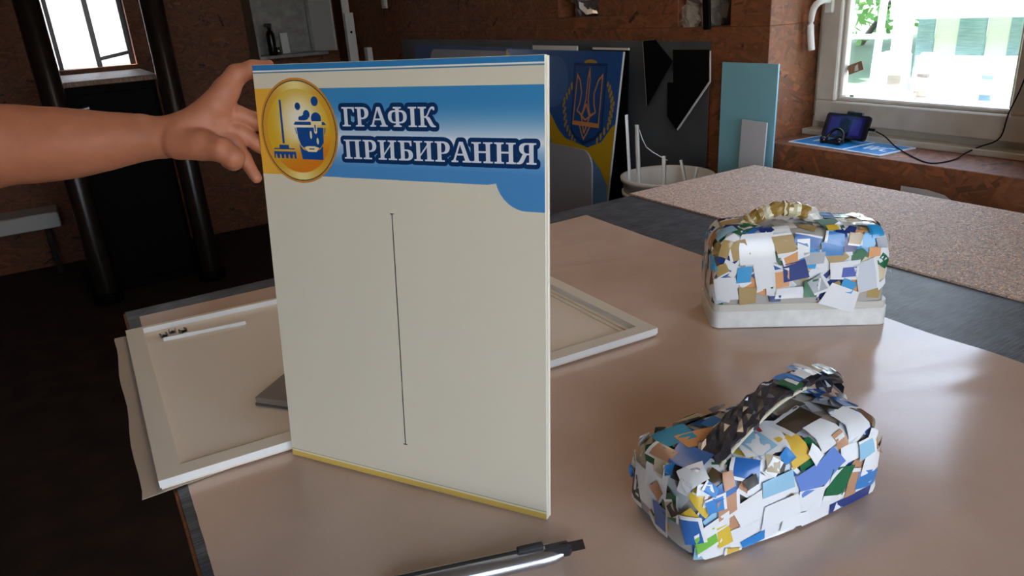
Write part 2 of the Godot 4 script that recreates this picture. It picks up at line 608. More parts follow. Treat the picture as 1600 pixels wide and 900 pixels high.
# ---------------------------------------------------------------- scrap-covered weights
const INK := {"white": [0.80, 0.82, 0.83], "cyan": [0.03, 0.33, 0.66], "blue": [0.02, 0.13, 0.42], "blue2": [0.03, 0.22, 0.58], "blue3": [0.13, 0.25, 0.62], "navy": [0.015, 0.04, 0.2], "orange": [0.72, 0.33, 0.12], "ochre": [0.42, 0.29, 0.1], "green": [0.01, 0.13, 0.05], "lime": [0.18, 0.5, 0.06], "grey": [0.42, 0.45, 0.48], "violetblue": [0.09, 0.13, 0.45], "palegrey": [0.6, 0.65, 0.7], "yellow": [0.72, 0.5, 0.05], "gold": [0.7, 0.45, 0.06], "paleblue": [0.3, 0.55, 0.72], "tan": [0.5, 0.27, 0.15], "brown": [0.07, 0.045, 0.022], "red": [0.6, 0.03, 0.03], "darkgrey": [0.06, 0.06, 0.055], "teal": [0.03, 0.28, 0.42], "beige": [0.5, 0.42, 0.28], "ivory": [0.7, 0.62, 0.42], "dusk": [0.02, 0.02, 0.035]}

class Lump:
	var size: Vector3
	var p := 4.5
	var noise := FastNoiseLite.new()
	var rough := 0.0018
	func f(q: Vector3) -> float:
		return pow(pow(absf(q.x / (size.x * 0.5)), p + 3.0) + pow(absf(q.y / size.y), p) + pow(absf(q.z / (size.z * 0.5)), p), 1.0 / p)
	func on(q: Vector3, off := 0.0) -> Vector3:
		# q in box coordinates (origin front left base); pulled along the line from the base centre on to the lump
		var c := Vector3(size.x * 0.5, size.y * 0.12, -size.z * 0.5)
		var d := q - c
		var lo := 0.0
		var hi := 4.0
		for i in 22:
			var m := (lo + hi) * 0.5
			if f(c + d * m - Vector3(size.x * 0.5, 0, -size.z * 0.5)) > 1.0: hi = m
			else: lo = m
		var s := c + d * lo
		return s + d.normalized() * (off + rough * noise.get_noise_3dv(s * 1000.0))
	func normal(s: Vector3) -> Vector3:
		var q := s - Vector3(size.x * 0.5, 0, -size.z * 0.5)
		var h := 0.002
		return Vector3(f(q + Vector3(h, 0, 0)) - f(q - Vector3(h, 0, 0)), f(q + Vector3(0, h, 0)) - f(q - Vector3(0, h, 0)), f(q + Vector3(0, 0, h)) - f(q - Vector3(0, 0, h))).normalized()

func lump_mesh(l: Lump) -> ArrayMesh:
	var st := SurfaceTool.new()
	st.begin(Mesh.PRIMITIVE_TRIANGLES)
	st.set_smooth_group(0)
	var nu := 56
	var nv := 18
	var c := Vector3(l.size.x * 0.5, l.size.y * 0.12, -l.size.z * 0.5)
	var g := []
	for j in nv + 1:
		var row := []
		for i in nu:
			var a := TAU * i / nu
			var e := lerpf(-0.12, PI * 0.5, j / float(nv))
			var d := Vector3(cos(a) * cos(e) * l.size.x, sin(e) * l.size.y, sin(a) * cos(e) * l.size.z)
			var s := l.on(c + d)
			s.y = maxf(s.y, 0.0)
			row.append(s)
		g.append(row)
	for j in nv:
		for i in nu:
			var a: Vector3 = g[j][i]
			var b: Vector3 = g[j][(i + 1) % nu]
			var d: Vector3 = g[j + 1][i]
			var e: Vector3 = g[j + 1][(i + 1) % nu]
			for p in [a, b, e, a, e, d]: st.add_vertex(p)
	for i in nu:
		for p in [Vector3(c.x, 0, c.z), g[0][(i + 1) % nu], g[0][i]]:
			st.add_vertex(Vector3(p.x, 0.0, p.z))
	st.generate_normals()
	return st.commit()

func scrap_mesh(l: Lump, at: Vector3, w: float, h: float, rot: float, ink: Array, border: Array, off: float, curl: float, r: RandomNumberGenerator) -> ArrayMesh:
	var s := l.on(at)
	var n := l.normal(s)
	var t := (Vector3.RIGHT - n * n.x)
	if t.length() < 0.25: t = Vector3.BACK - n * n.z
	t = t.normalized()
	var b := n.cross(t).normalized()
	t = t.rotated(n, rot)
	b = b.rotated(n, rot)
	var q := []
	for k in [[-1, -1], [1, -1], [1, 1], [-1, 1]]:
		q.append(Vector2(k[0] * w * 0.5 * r.randf_range(0.72, 1.1), k[1] * h * 0.5 * r.randf_range(0.72, 1.1)))
	var curls := [r.randf(), r.randf() * 0.5, r.randf(), r.randf() * 0.3]
	var m := 0.14
	var us := [0.0, m, 0.5, 1.0 - m, 1.0]
	var g := []
	for j in 5:
		var row := []
		for i in 5:
			var u: float = us[i]
			var v: float = us[j]
			var p: Vector2 = (q[0] as Vector2).lerp(q[1], u).lerp((q[3] as Vector2).lerp(q[2], u), v)
			var cc := lerpf(lerpf(curls[0], curls[1], u), lerpf(curls[3], curls[2], u), v)
			var e := pow(maxf(absf(u - 0.5), absf(v - 0.5)) * 2.0, 4.0)
			var x := l.on(s + t * p.x + b * p.y, off + curl * cc * e)
			x.y = maxf(x.y, 0.0012)
			row.append(x)
		g.append(row)
	var st := SurfaceTool.new()
	st.begin(Mesh.PRIMITIVE_TRIANGLES)
	st.set_smooth_group(1)
	var main := Color(ink[0], ink[1], ink[2])
	var pale := Color(0.8, 0.81, 0.8)
	for j in 4:
		for i in 4:
			var edge: bool = (i == 0 and border[0]) or (i == 3 and border[1]) or (j == 0 and border[2]) or (j == 3 and border[3])
			st.set_color(pale if edge else main)
			for p in [g[j][i], g[j + 1][i + 1], g[j][i + 1], g[j][i], g[j + 1][i], g[j + 1][i + 1]]: st.add_vertex(p)
	st.generate_normals()
	return st.commit()

func cover(root: Node3D, l: Lump, chosen: Array, palette: Array, fill: int, low: float, sd: int) -> void:
	var r := RandomNumberGenerator.new()
	r.seed = sd
	var gloss := mat(Color.WHITE, 0.3)
	gloss.vertex_color_use_as_albedo = true
	gloss.clearcoat_enabled = true
	gloss.clearcoat = 0.7
	gloss.clearcoat_roughness = 0.12
	var dull := mat(Color.WHITE, 0.5)
	dull.vertex_color_use_as_albedo = true
	for i in fill:
		# spread over front, top, ends and back
		var k := r.randf()
		var q: Vector3
		if k < 0.34: q = Vector3(r.randf() * l.size.x, r.randf_range(low, l.size.y), 0)
		elif k < 0.66: q = Vector3(r.randf() * l.size.x, l.size.y, -r.randf() * l.size.z)
		elif k < 0.77: q = Vector3(0, r.randf_range(low, l.size.y), -r.randf() * l.size.z)
		elif k < 0.84: q = Vector3(l.size.x, r.randf_range(low, l.size.y), -r.randf() * l.size.z)
		else: q = Vector3(r.randf() * l.size.x, r.randf_range(low, l.size.y), -l.size.z)
		var ink: String = palette[r.randi() % palette.size()]
		var border := [r.randf() < 0.16, r.randf() < 0.16, r.randf() < 0.16, r.randf() < 0.16]
		var w := r.randf_range(0.016, 0.036)
		part(root, "scrap", scrap_mesh(l, q, w, w * r.randf_range(0.6, 1.4), r.randf_range(-0.8, 0.8), INK[ink], border, 0.0006 + 0.000028 * i, 0.0007, r), gloss if r.randf() < 0.7 else dull)
	var k2 := 0
	for c in chosen:
		k2 += 1
		var border := [r.randf() < 0.2, r.randf() < 0.25, r.randf() < 0.2, r.randf() < 0.25]
		part(root, "scrap", scrap_mesh(l, Vector3(c[0], c[1], -c[2]) * 0.001, c[3] * 0.00108, c[4] * 0.00108, c[6] if c.size() > 6 else r.randf_range(-0.3, 0.3), INK[c[5]], border, 0.0064 + 0.00005 * k2, 0.0009, r), gloss if r.randf() < 0.75 else dull)

func loose(root: Node3D, l: Lump, palette: Array, count: int, sd: int) -> void:
	# lifted pieces along the upper edges
	var r := RandomNumberGenerator.new()
	r.seed = sd
	var m := mat(Color.WHITE, 0.35)
	m.vertex_color_use_as_albedo = true
	for i in count:
		var q := Vector3(r.randf() * l.size.x, l.size.y * r.randf_range(0.8, 1.0), -l.size.z * float(r.randi() % 2)) if r.randf() < 0.6 else Vector3(l.size.x * float(r.randi() % 2), l.size.y * r.randf_range(0.5, 1.0), -r.randf() * l.size.z)
		var ink: String = palette[r.randi() % palette.size()]
		part(root, "scrap", scrap_mesh(l, q, r.randf_range(0.010, 0.018), r.randf_range(0.010, 0.02), r.randf_range(-0.8, 0.8), INK[ink], [r.randf() < 0.3, false, false, r.randf() < 0.3], 0.0085, r.randf_range(0.001, 0.006), r), m)

func placed(root: Node3D, at: Vector3, along: Vector3) -> void:
	var z := along.cross(Vector3.UP).normalized()
	root.transform = Transform3D(Basis(along.normalized(), Vector3.UP, z), at)

func weight_with_tray() -> void:
	var root := thing("paper_weight", "upright block covered in paper scraps with white tray base and loop handle, farther back", "weight", Vector3.ZERO, "scrap covered weights")
	placed(root, Vector3(0.789, TABLE + 0.002, 0.746), Vector3(0.807, 0, 0.59))
	var l := Lump.new()
	l.size = Vector3(0.260, 0.153, 0.108)
	l.p = 7.0
	l.noise.seed = 4
	l.noise.frequency = 0.015
	var tray_m := textured(mottle_image(256, rgb(214, 214, 208), rgb(236, 236, 230), 9, 0.02, 0.03), 0.35, 6.0, false)
	tray_m.uv1_triplanar = true
	tray_m.uv1_scale = Vector3.ONE * 6.0
	part(root, "body", lump_mesh(l), mat(rgb(176, 172, 164), 0.5))
	var t := rect_poly(0.266, 0.112, 0.014)
	var tr := part(root, "tray", plate(t, 0.028), tray_m, Vector3(-0.002, 0.028, 0.002), Basis(Vector3.RIGHT, Vector3.FORWARD, Vector3.UP))
	tr.set_meta("label", "white plastic tray base with scuffed lip")
	part(root, "tray_lip", plate(rect_poly(0.263, 0.110, 0.014), 0.011), mat(rgb(206, 202, 190), 0.4), Vector3(-0.0005, 0.039, 0.001), Basis(Vector3.RIGHT, Vector3.FORWARD, Vector3.UP))
	var chosen := [[10, 158, 20, 35, 23, "paleblue"], [60, 137, 0, 54, 53, "white", 0.0], [77, 87, 0, 32, 47, "white"], [20, 64, 0, 38, 39, "white"], [103, 136, 0, 31, 43, "ochre"], [138, 142, 0, 40, 19, "blue", -0.3], [171, 126, 0, 32, 24, "blue2"], [176, 147, 0, 29, 20, "blue2"], [198, 126, 0, 18, 16, "navy"], [130, 126, 0, 18, 31, "white"], [113, 108, 0, 26, 16, "orange", 0.4], [147, 108, 0, 28, 18, "grey"], [102, 77, 0, 20, 30, "orange"], [121, 88, 0, 34, 25, "navy", 0.25], [49, 86, 0, 20, 24, "cyan", 0.0], [189, 86, 0, 36, 30, "white", 0.0], [196, 83, 0, 22, 20, "violetblue", 0.0], [223, 79, 0, 34, 46, "palegrey", 0.3], [145, 60, 0, 21, 27, "green"], [154, 65, 0, 24, 26, "grey", 0.5], [195, 62, 0, 21, 19, "cyan", -0.4], [115, 55, 0, 34, 15, "white"], [57, 52, 0, 25, 24, "ochre", 0.0], [96, 47, 0, 15, 11, "navy"], [185, 46, 0, 45, 30, "white", -0.3], [207, 144, 0, 18, 20, "ochre"], [176, 158, 10, 20, 11, "yellow"], [232, 117, 0, 18, 14, "orange"], [235, 148, 10, 18, 20, "cyan"], [13, 95, 0, 18, 19, "ochre", 0.5], [12, 135, 0, 14, 24, "ochre", -0.3], [0, 105, 12, 18, 26, "cyan"], [205, 158, 30, 30, 14, "ochre"], [230, 158, 40, 22, 12, "cyan"], [0, 135, 30, 24, 24, "orange"]]
	cover(root, l, chosen, ["white", "white", "white", "white", "palegrey", "ochre", "ochre", "ivory", "blue", "cyan", "navy", "grey", "orange", "green"], 190, 0.05, 31)
	loose(root, l, ["white", "ochre", "cyan", "navy", "grey"], 22, 32)
	# loop handle wound with ivory and gold strips
	var arc := spline([Vector3(0.048, 0.142, -0.056), Vector3(0.064, 0.160, -0.055), Vector3(0.092, 0.173, -0.055), Vector3(0.122, 0.175, -0.055), Vector3(0.152, 0.165, -0.055), Vector3(0.170, 0.140, -0.056)], 25)
	var hm := mat(rgb(150, 128, 70), 0.28)
	hm.clearcoat_enabled = true
	var hd := part(root, "handle", roughen(tube(arc, 0.010, 12, 1.0, Vector3.BACK), 0.002, 90.0, 2), hm)
	hd.set_meta("label", "loop handle wound with ivory and gold strips")
	var inks := [rgb(216, 204, 160), rgb(150, 118, 46), rgb(226, 220, 190), rgb(164, 132, 60), rgb(222, 214, 176), rgb(158, 124, 52), rgb(232, 230, 220), rgb(210, 212, 212)]
	for i in 8:
		var seg := []
		var rad := []
		for k in 5:
			seg.append(arc[mini(i * 3 + k, 24)])
			rad.append(0.0112 + 0.0014 * sin(k * 1.9 + i * 2.0))
		var wm := mat(inks[i], 0.22)
		wm.clearcoat_enabled = true
		part(hd, "wrap", roughen(tube(seg, rad, 12, 1.05, Vector3.BACK), 0.0035, 110.0, i), wm)

func weight_with_strap() -> void:
	var root := thing("paper_weight", "low block wrapped in colourful paper scraps with dark foil strap handle, nearest the camera", "weight", Vector3.ZERO, "scrap covered weights")
	placed(root, Vector3(0.394, TABLE + 0.002, 1.114), Vector3(0.993, 0, 0.12))
	var l := Lump.new()
	l.size = Vector3(0.236, 0.086, 0.106)
	l.p = 6.0
	l.noise.seed = 14
	l.noise.frequency = 0.015
	l.rough = 0.003
	part(root, "body", lump_mesh(l), mat(rgb(186, 184, 180), 0.5))
	var chosen := [[60, 8, 0, 120, 15, "white", 0.0], [180, 10, 0, 110, 18, "white", 0.0], [75, 42, 0, 56, 30, "white"], [77, 16, 0, 79, 23, "white", 0.05], [133, 26, 0, 33, 26, "white"], [120, 82, 8, 30, 34, "gold", 0.1], [131, 45, 0, 28, 26, "blue3"], [155, 54, 0, 30, 31, "blue3", 0.5], [165, 32, 0, 24, 36, "green", -0.45], [186, 26, 0, 15, 32, "tan", -0.3], [210, 22, 0, 36, 18, "blue2", -0.2], [220, 40, 0, 34, 24, "white"], [190, 6, 0, 76, 11, "navy", 0.0], [60, 80, 6, 30, 22, "blue", -0.4], [97, 85, 30, 48, 46, "white"], [92, 85, 22, 26, 34, "paleblue"], [103, 88, 40, 9, 10, "red"], [145, 85, 36, 52, 26, "brown", 0.3], [154, 85, 62, 40, 26, "brown"], [95, 56, 0, 34, 17, "paleblue"], [41, 52, 0, 24, 24, "tan", 0.2], [34, 70, 2, 28, 15, "blue"], [24, 60, 0, 21, 17, "blue2"], [16, 24, 0, 26, 24, "lime", 0.3], [26, 36, 0, 30, 14, "white", 0.4], [36, 24, 0, 14, 22, "yellow", 0.2], [0, 36, 6, 20, 28, "blue"], [69, 7, 0, 28, 11, "blue2"], [0, 26, 44, 22, 28, "blue"], [0, 46, 30, 22, 26, "green"], [0, 44, 75, 34, 38, "white"], [0, 28, 92, 24, 32, "darkgrey"], [0, 60, 56, 34, 26, "white"], [53, 86, 56, 40, 22, "orange", -0.2], [24, 85, 38, 30, 34, "blue", 0.4], [34, 86, 74, 34, 26, "teal"], [6, 84, 62, 16, 34, "tan", 0.2], [64, 86, 98, 32, 22, "beige"], [160, 84, 10, 28, 28, "white"], [196, 84, 14, 30, 30, "white", 0.3], [214, 82, 40, 22, 24, "blue"], [232, 72, 30, 20, 24, "tan"], [48, 3, 0, 20, 7, "gold"], [12, 82, 20, 26, 22, "white"], [96, 28, 0, 40, 20, "white"], [112, 12, 0, 30, 14, "white"], [205, 60, 0, 26, 18, "paleblue"]]
	cover(root, l, chosen, ["white", "white", "white", "white", "white", "palegrey", "tan", "blue", "blue2", "paleblue", "green", "yellow", "brown", "darkgrey", "beige"], 195, 0.006, 77)
	loose(root, l, ["white", "tan", "blue2", "darkgrey", "beige", "white"], 34, 78)
	# strap: dark foil rising from the left, green and blue end piece on the right
	var path := spline([Vector3(0.022, 0.074, -0.024), Vector3(0.045, 0.09, -0.034), Vector3(0.09, 0.103, -0.048), Vector3(0.135, 0.112, -0.06), Vector3(0.18, 0.114, -0.068), Vector3(0.213, 0.110, -0.074), Vector3(0.234, 0.098, -0.078), Vector3(0.236, 0.078, -0.08)], 33)
	var fm := mat(rgb(44, 44, 54), 0.16, 0.25)
	fm.clearcoat_enabled = true
	var nz := FastNoiseLite.new()
	nz.seed = 3
	nz.frequency = 0.9
	var rads := []
	for i in 33: rads.append(0.0155 + 0.003 * nz.get_noise_1d(i * 1.3))
	var strap := part(root, "strap_handle", roughen(tube(path, rads, 18, 0.24, Vector3.UP), 0.004, 120.0, 6), fm)
	strap.set_meta("label", "dark glossy foil strap handle")
	var em := mat(rgb(206, 200, 178), 0.3)
	var edge := []
	for i in 22: edge.append(path[i] + Vector3(0.002, -0.0015, 0.0148))
	part(strap, "folded_edge", tube(edge, 0.0022, 6, 1.0), em)
	var sl := RandomNumberGenerator.new()
	sl.seed = 5
	var inks := ["green", "green", "blue2", "blue2", "white", "blue", "beige", "navy", "green", "dusk", "yellow", "blue2", "white", "dusk"]
	for i in inks.size():
		var t := 19 + i * 0.98
		var a: Vector3 = path[mini(int(t), 32)]
		var d: Vector3 = (path[mini(int(t) + 1, 32)] - path[maxi(int(t) - 1, 0)]).normalized()
		var side := Vector3(0, 0, 1)
		var n := side.cross(d).normalized()
		if n.y < 0: n = -n
		var w := sl.randf_range(0.010, 0.02)
		var h := sl.randf_range(0.012, 0.024)
		var o := a + n * (0.0062 + 0.0015 * sl.randf()) + side * sl.randf_range(-0.007, 0.008)
		var st := SurfaceTool.new()
		st.begin(Mesh.PRIMITIVE_TRIANGLES)
		st.set_smooth_group(1)
		var ink: Array = INK[inks[i]]
		var grid := []
		for v in 4:
			var row := []
			for u in 4:
				var x := (u / 3.0 - 0.5) * w
				var y := (v / 3.0 - 0.5) * h
				row.append(o + d * (x + y * 0.3) + side * y - n * y * y * 12.0 + n * (0.002 * sl.randf() if u == 3 or v == 0 else 0.0))
			grid.append(row)
		for v in 3:
			for u in 3:
				st.set_color(Color(0.8, 0.8, 0.8) if u == 2 and i % 2 else Color(ink[0], ink[1], ink[2]))
				for p in [grid[v][u], grid[v + 1][u + 1], grid[v][u + 1], grid[v][u], grid[v + 1][u], grid[v + 1][u + 1]]: st.add_vertex(p)
		st.generate_normals()
		var gm := mat(Color.WHITE, 0.2)
		gm.vertex_color_use_as_albedo = true
		gm.clearcoat_enabled = true
		part(strap, "scrap", st.commit(), gm)

func roughen(mesh: ArrayMesh, amp: float, freq: float, sd: int) -> ArrayMesh:
	# crumples a mesh: every point moves along a noise, shading goes faceted
	var nz := FastNoiseLite.new()
	nz.seed = sd
	nz.frequency = freq
	var a := mesh.surface_get_arrays(0)
	var v: PackedVector3Array = a[Mesh.ARRAY_VERTEX]
	var ix = a[Mesh.ARRAY_INDEX]
	var st := SurfaceTool.new()
	st.begin(Mesh.PRIMITIVE_TRIANGLES)
	st.set_smooth_group(-1)
	var n: int = ix.size() if ix else v.size()
	for k in n:
		var p: Vector3 = v[ix[k]] if ix else v[k]
		st.add_vertex(p + Vector3(nz.get_noise_3dv(p), nz.get_noise_3dv(p + Vector3(7, 0, 0)), nz.get_noise_3dv(p + Vector3(0, 9, 0))) * amp)
	st.generate_normals()
	return st.commit()

# ---------------------------------------------------------------- build
func flat_plate(parent: Node, called: String, pts: Array, top: float, t: float, m: Material) -> MeshInstance3D:
	# polygon given as floor-plan points [x, z], lying flat with its upper face at the height top
	var p := PackedVector2Array()
	for q in pts: p.append(Vector2(q[0], -q[1]))
	return part(parent, called, plate(p, t), m, Vector3(0, top, 0), Basis(Vector3.RIGHT, Vector3.FORWARD, Vector3.UP))

func wall_basis(lean := 0.0) -> Basis:
	# plates that lean against the right wall: x runs along +z, front faces the room
	var up := Vector3(sin(lean), cos(lean), 0)
	var x := Vector3(0, 0, 1)
	return Basis(x, up, x.cross(up))

func leaning(called: String, label: String, category: String, at: Vector3, poly: PackedVector2Array, t: float, lean: float, m: Material, group := "") -> Node3D:
	var o := thing(called, label, category, at, group)
	part(o, "sheet", plate(poly, t), m, Vector3.ZERO, wall_basis(lean))
	return o

func crumple(radius: Vector3, sd: int, amp: float) -> ArrayMesh:
	var st := SurfaceTool.new()
	st.begin(Mesh.PRIMITIVE_TRIANGLES)
	st.set_smooth_group(-1)
	var nz := FastNoiseLite.new()
	nz.seed = sd
	nz.frequency = 1.6
	var g := []
	for j in 15:
		var row := []
		for i in 24:
			var e := PI * (j / 14.0 - 0.5)
			var a := TAU * i / 24.0
			var d := Vector3(cos(a) * cos(e), sin(e), sin(a) * cos(e))
			row.append(d * radius * (1.0 + amp * nz.get_noise_3dv(d)))
		g.append(row)
	for j in 14:
		for i in 24:
			var a: Vector3 = g[j][i]
			var b: Vector3 = g[j][(i + 1) % 24]
			var c: Vector3 = g[j + 1][(i + 1) % 24]
			var d: Vector3 = g[j + 1][i]
			for p in [a, b, c, a, c, d]: st.add_vertex(p)
	st.generate_normals()
	return st.commit()

func window_frame(root: Node3D, o: Vector3, w: float, h: float, m: Material, glass: Material, across: Vector3, normal: Vector3) -> void:
	# outer frame, sash, bead and pane of a window in the plane of `across` and up; o is its lower left corner
	var b := Basis(across, Vector3.UP, normal)
	var ring := func(called: String, inset: float, width: float, depth: float, front: float) -> void:
		for s in [[inset, inset, w - inset, inset + width], [inset, h - inset - width, w - inset, h - inset], [inset, inset + width, inset + width, h - inset - width], [w - inset - width, inset + width, w - inset, h - inset - width]]:
			var c := Vector3((s[0] + s[2]) * 0.5, (s[1] + s[3]) * 0.5, front - depth * 0.5)
			part(root, called, cbox(Vector3(s[2] - s[0], s[3] - s[1], depth), 0.004), m, o + b * c, b)
	ring.call("frame_bar", 0.0, 0.052, 0.07, 0.0)
	ring.call("sash_bar", 0.034, 0.068, 0.06, 0.022)
	ring.call("glazing_bead", 0.100, 0.014, 0.03, 0.006)
	part(root, "pane", cbox(Vector3(w - 0.21, h - 0.21, 0.004), 0.0005), glass, o + b * Vector3(w * 0.5, h * 0.5, -0.018), b)

func _ready() -> void:
	rng.seed = 11
	# ---- camera
	var cam := Camera3D.new()
	cam.name = "camera"
	add_child(cam)
	cam.fov = 2.0 * rad_to_deg(atan(450.0 / 1150.0))
	cam.transform = Transform3D(Basis(Vector3(0.85413, -0.06512, 0.51597), Vector3(0.23772, 0.93131, -0.27597), Vector3(-0.46255, 0.35837, 0.81094)).orthonormalized(), Vector3(-0.0076, 1.40, 1.5119))
	cam.near = 0.02
	cam.current = true
	# ---- sky, exposure
	var we := WorldEnvironment.new()
	we.name = "environment"
	var env := Environment.new()
	var sky := Sky.new()
	var psm := ProceduralSkyMaterial.new()
	psm.sky_top_color = Color(0.70, 0.79, 0.92)
	psm.sky_horizon_color = Color(0.96, 0.97, 0.98)
	psm.ground_bottom_color = Color(0.3, 0.3, 0.28)
	psm.ground_horizon_color = Color(0.62, 0.64, 0.64)
	psm.sky_curve = 0.25
	psm.energy_multiplier = 9.5
	sky.sky_material = psm
	env.background_mode = Environment.BG_SKY
	env.sky = sky
	env.tonemap_mode = Environment.TONE_MAPPER_LINEAR
	env.tonemap_exposure = 0.9
	env.sdfgi_enabled = true
	env.ssao_enabled = true
	env.ssil_enabled = true
	we.environment = env
	add_child(we)
	# ---- sun, from behind the house: it only falls on what stands outside
	var sun := DirectionalLight3D.new()
	sun.name = "sun"
	sun.light_energy = 20.0
	sun.light_color = Color(1.0, 0.97, 0.93)
	sun.light_angular_distance = 0.6
	sun.shadow_enabled = true
	add_child(sun)
	sun.look_at_from_position(Vector3.ZERO, Vector3(0.36, -0.89, 0.26), Vector3.UP)

	# ---- materials
	var osb := textured(osb_image(1024, rgb(124, 76, 46), 0.095, 1), 0.62, 1.0)
	var chip := textured(osb_image(1024, rgb(202, 176, 158), 0.2, 3, 5, 22, 1.5, 5, 42000), 0.7, 2.2)
	var pvc := textured(mottle_image(256, rgb(184, 178, 166), rgb(204, 199, 188), 5, 0.02, 0.02), 0.4, 2.0)
	var glass := StandardMaterial3D.new()
	glass.albedo_color = Color(0.9, 0.97, 1.0, 0.06)
	glass.transparency = BaseMaterial3D.TRANSPARENCY_ALPHA
	glass.roughness = 0.02
	var white := mat(rgb(226, 226, 222), 0.45)
	var cream := mat(rgb(224, 217, 196), 0.38)
	var black := mat(rgb(9, 9, 9), 0.7, 0.0, 0.25)
	var dark_wood := textured(streak_image(256, rgb(24, 18, 15), rgb(58, 46, 40), 6, 0.3, 0.02, 0.8, 40), 0.28, 2.0)

	# ---- the room
	var fl := setting("floor")
	var floor_m := textured(mottle_image(512, rgb(40, 27, 21), rgb(66, 46, 36), 7, 0.012, 0.12), 0.8, 0.8)
	part(fl, "slab", cbox(Vector3(4.8, 0.1, 7.3), 0.0), floor_m, Vector3(-0.3, -0.05, -0.62))
	var ce := setting("ceiling")
	part(ce, "panel", cbox(Vector3(4.92, 0.12, 7.6), 0.0), textured(mottle_image(256, rgb(120, 104, 88), rgb(140, 122, 104), 8, 0.02, 0.03), 0.8, 1.0), Vector3(-0.35, 2.66, -0.62))
	var wr := setting("wall_right")
	for b in [[0.0, 1.292, -4.3, -0.06, 0], [1.292, 1.337, -4.3, -0.446, 0], [1.337, 1.56, -4.3, -1.15, 1], [1.292, 1.56, -0.215, -0.06, 0], [1.337, 1.56, -0.885, -0.446, 0], [1.56, 2.6, -4.3, -0.06, 1], [0.0, 0.955, -0.06, 0.715, 0], [1.95, 2.6, -0.06, 0.715, 0], [0.0, 2.6, 0.715, 3.1, 0]]:
		bar(wr, "osb_panel", Vector3(1.82, b[0], b[2]), Vector3(2.10, b[1], b[3]), osb, 0.0015)
	bar(wr, "niche_back", Vector3(2.02, 1.29, -1.15), Vector3(2.09, 1.56, -0.215), black, 0.001)
	var wf := setting("wall_far")
	for b in [[-2.6, -0.03, 0.0, 1.237, 0], [0.47, 1.82, 0.0, 1.237, 0], [-0.03, 0.47, 0.0, 1.2, 0], [-2.6, -0.03, 1.237, 2.6, 1], [0.47, 1.82, 1.237, 2.6, 1], [-0.03, 0.47, 2.1, 2.6, 1]]:
		bar(wf, "osb_panel", Vector3(b[0], b[2], -4.3), Vector3(b[1], b[3], -4.0), osb, 0.0015)
	var wl := setting("wall_left")
	bar(wl, "osb_panel", Vector3(-2.8, 0, -4.3), Vector3(-2.6, 2.6, 3.1), osb, 0.001)
	var wn := setting("wall_near")
	for b in [[-2.6, -1.3, 0.0, 2.6], [1.5, 1.82, 0.0, 2.6], [-1.3, 1.5, 0.0, 0.7], [-1.3, 1.5, 2.3, 2.6]]:
		bar(wn, "osb_panel", Vector3(b[0], b[2], 2.9), Vector3(b[1], b[3], 3.1), osb, 0.001)
	# window over the sill
	var w1 := setting("window_1")
	window_frame(w1, Vector3(2.045, 0.957, -0.075), 0.71, 1.0, pvc, glass, Vector3(0, 0, 1), Vector3(-1, 0, 0))
	bar(w1, "frame_bar", Vector3(2.03, 0.957, 0.636), Vector3(2.09, 1.95, 0.714), pvc, 0.004)
	bar(w1, "bottom_strip", Vector3(1.995, 0.955, -0.06), Vector3(2.05, 0.972, 0.714), pvc)
	var hb := part(w1, "handle_plate", cbox(Vector3(0.012, 0.075, 0.03), 0.004), white, Vector3(2.018, 1.352, -0.012))
	part(hb, "handle", tube(spline([Vector3(-0.006, 0.0, 0.0), Vector3(-0.036, 0.0, -0.002), Vector3(-0.046, -0.02, -0.02), Vector3(-0.046, -0.07, -0.026), Vector3(-0.042, -0.14, -0.02)], 16), 0.0085, 10, 1.2), white)
	# window behind the person taking the picture
	var w3 := setting("window_3")
	window_frame(w3, Vector3(1.5, 0.7, 2.99), 1.4, 1.6, pvc, glass, Vector3(-1, 0, 0), Vector3(0, 0, -1))
	window_frame(w3, Vector3(0.1, 0.7, 2.99), 1.4, 1.6, pvc, glass, Vector3(-1, 0, 0), Vector3(0, 0, -1))
	# dark window in the far wall
	var w2 := setting("window_2")
	for b in [[-0.03, 0.0, 1.2, 2.1], [0.03, 0.055, 1.2, 2.1], [0.245, 0.275, 1.2, 2.1], [0.44, 0.47, 1.2, 2.1]]:
		bar(w2, "bar", Vector3(b[0], b[2], -4.16), Vector3(b[1], b[3], -4.1), dark_wood)
	bar(w2, "rail", Vector3(-0.03, 2.06, -4.16), Vector3(0.47, 2.1, -4.1), dark_wood)
	part(w2, "rail", cbox(Vector3(0.185, 0.022, 0.04), 0.002), dark_wood, Vector3(0.36, 1.262, -4.12), Basis(Vector3(0, 0, 1), 0.16))
	for b in [[0.0, 0.03], [0.055, 0.245], [0.275, 0.44]]:
		bar(w2, "pane", Vector3(b[0], 1.2, -4.135), Vector3(b[1], 2.06, -4.13), glass, 0.0)
	# ceiling lamp over the far half of the table
	var lamp := thing("ceiling_lamp", "long white lamp on the ceiling above the table", "lamp", Vector3(0.72, 2.6, 0.02))
	part(lamp, "housing", cbox(Vector3(0.7, 0.05, 0.14), 0.01), white, Vector3(0, -0.025, 0))
	var glow := mat(rgb(255, 240, 220), 0.5)
	glow.emission_enabled = true
	glow.emission = Color(1.0, 0.9, 0.76)
	glow.emission_energy_multiplier = 3.0
	part(lamp, "diffuser", cbox(Vector3(0.66, 0.02, 0.11), 0.006), glow, Vector3(0, -0.058, 0))
	var al := AreaLight3D.new()
	al.name = "lamp_light"
	al.area_size = Vector2(0.66, 0.11)
	al.area_range = 9.0
	al.light_energy = 0.5
	al.light_color = Color(1.0, 0.88, 0.74)
	al.shadow_enabled = true
	lamp.add_child(al)
	al.transform = Transform3D(Basis(Vector3.RIGHT, -PI / 2), Vector3(0, -0.075, 0))

	# ---- outside
	var lawn := setting("ground")
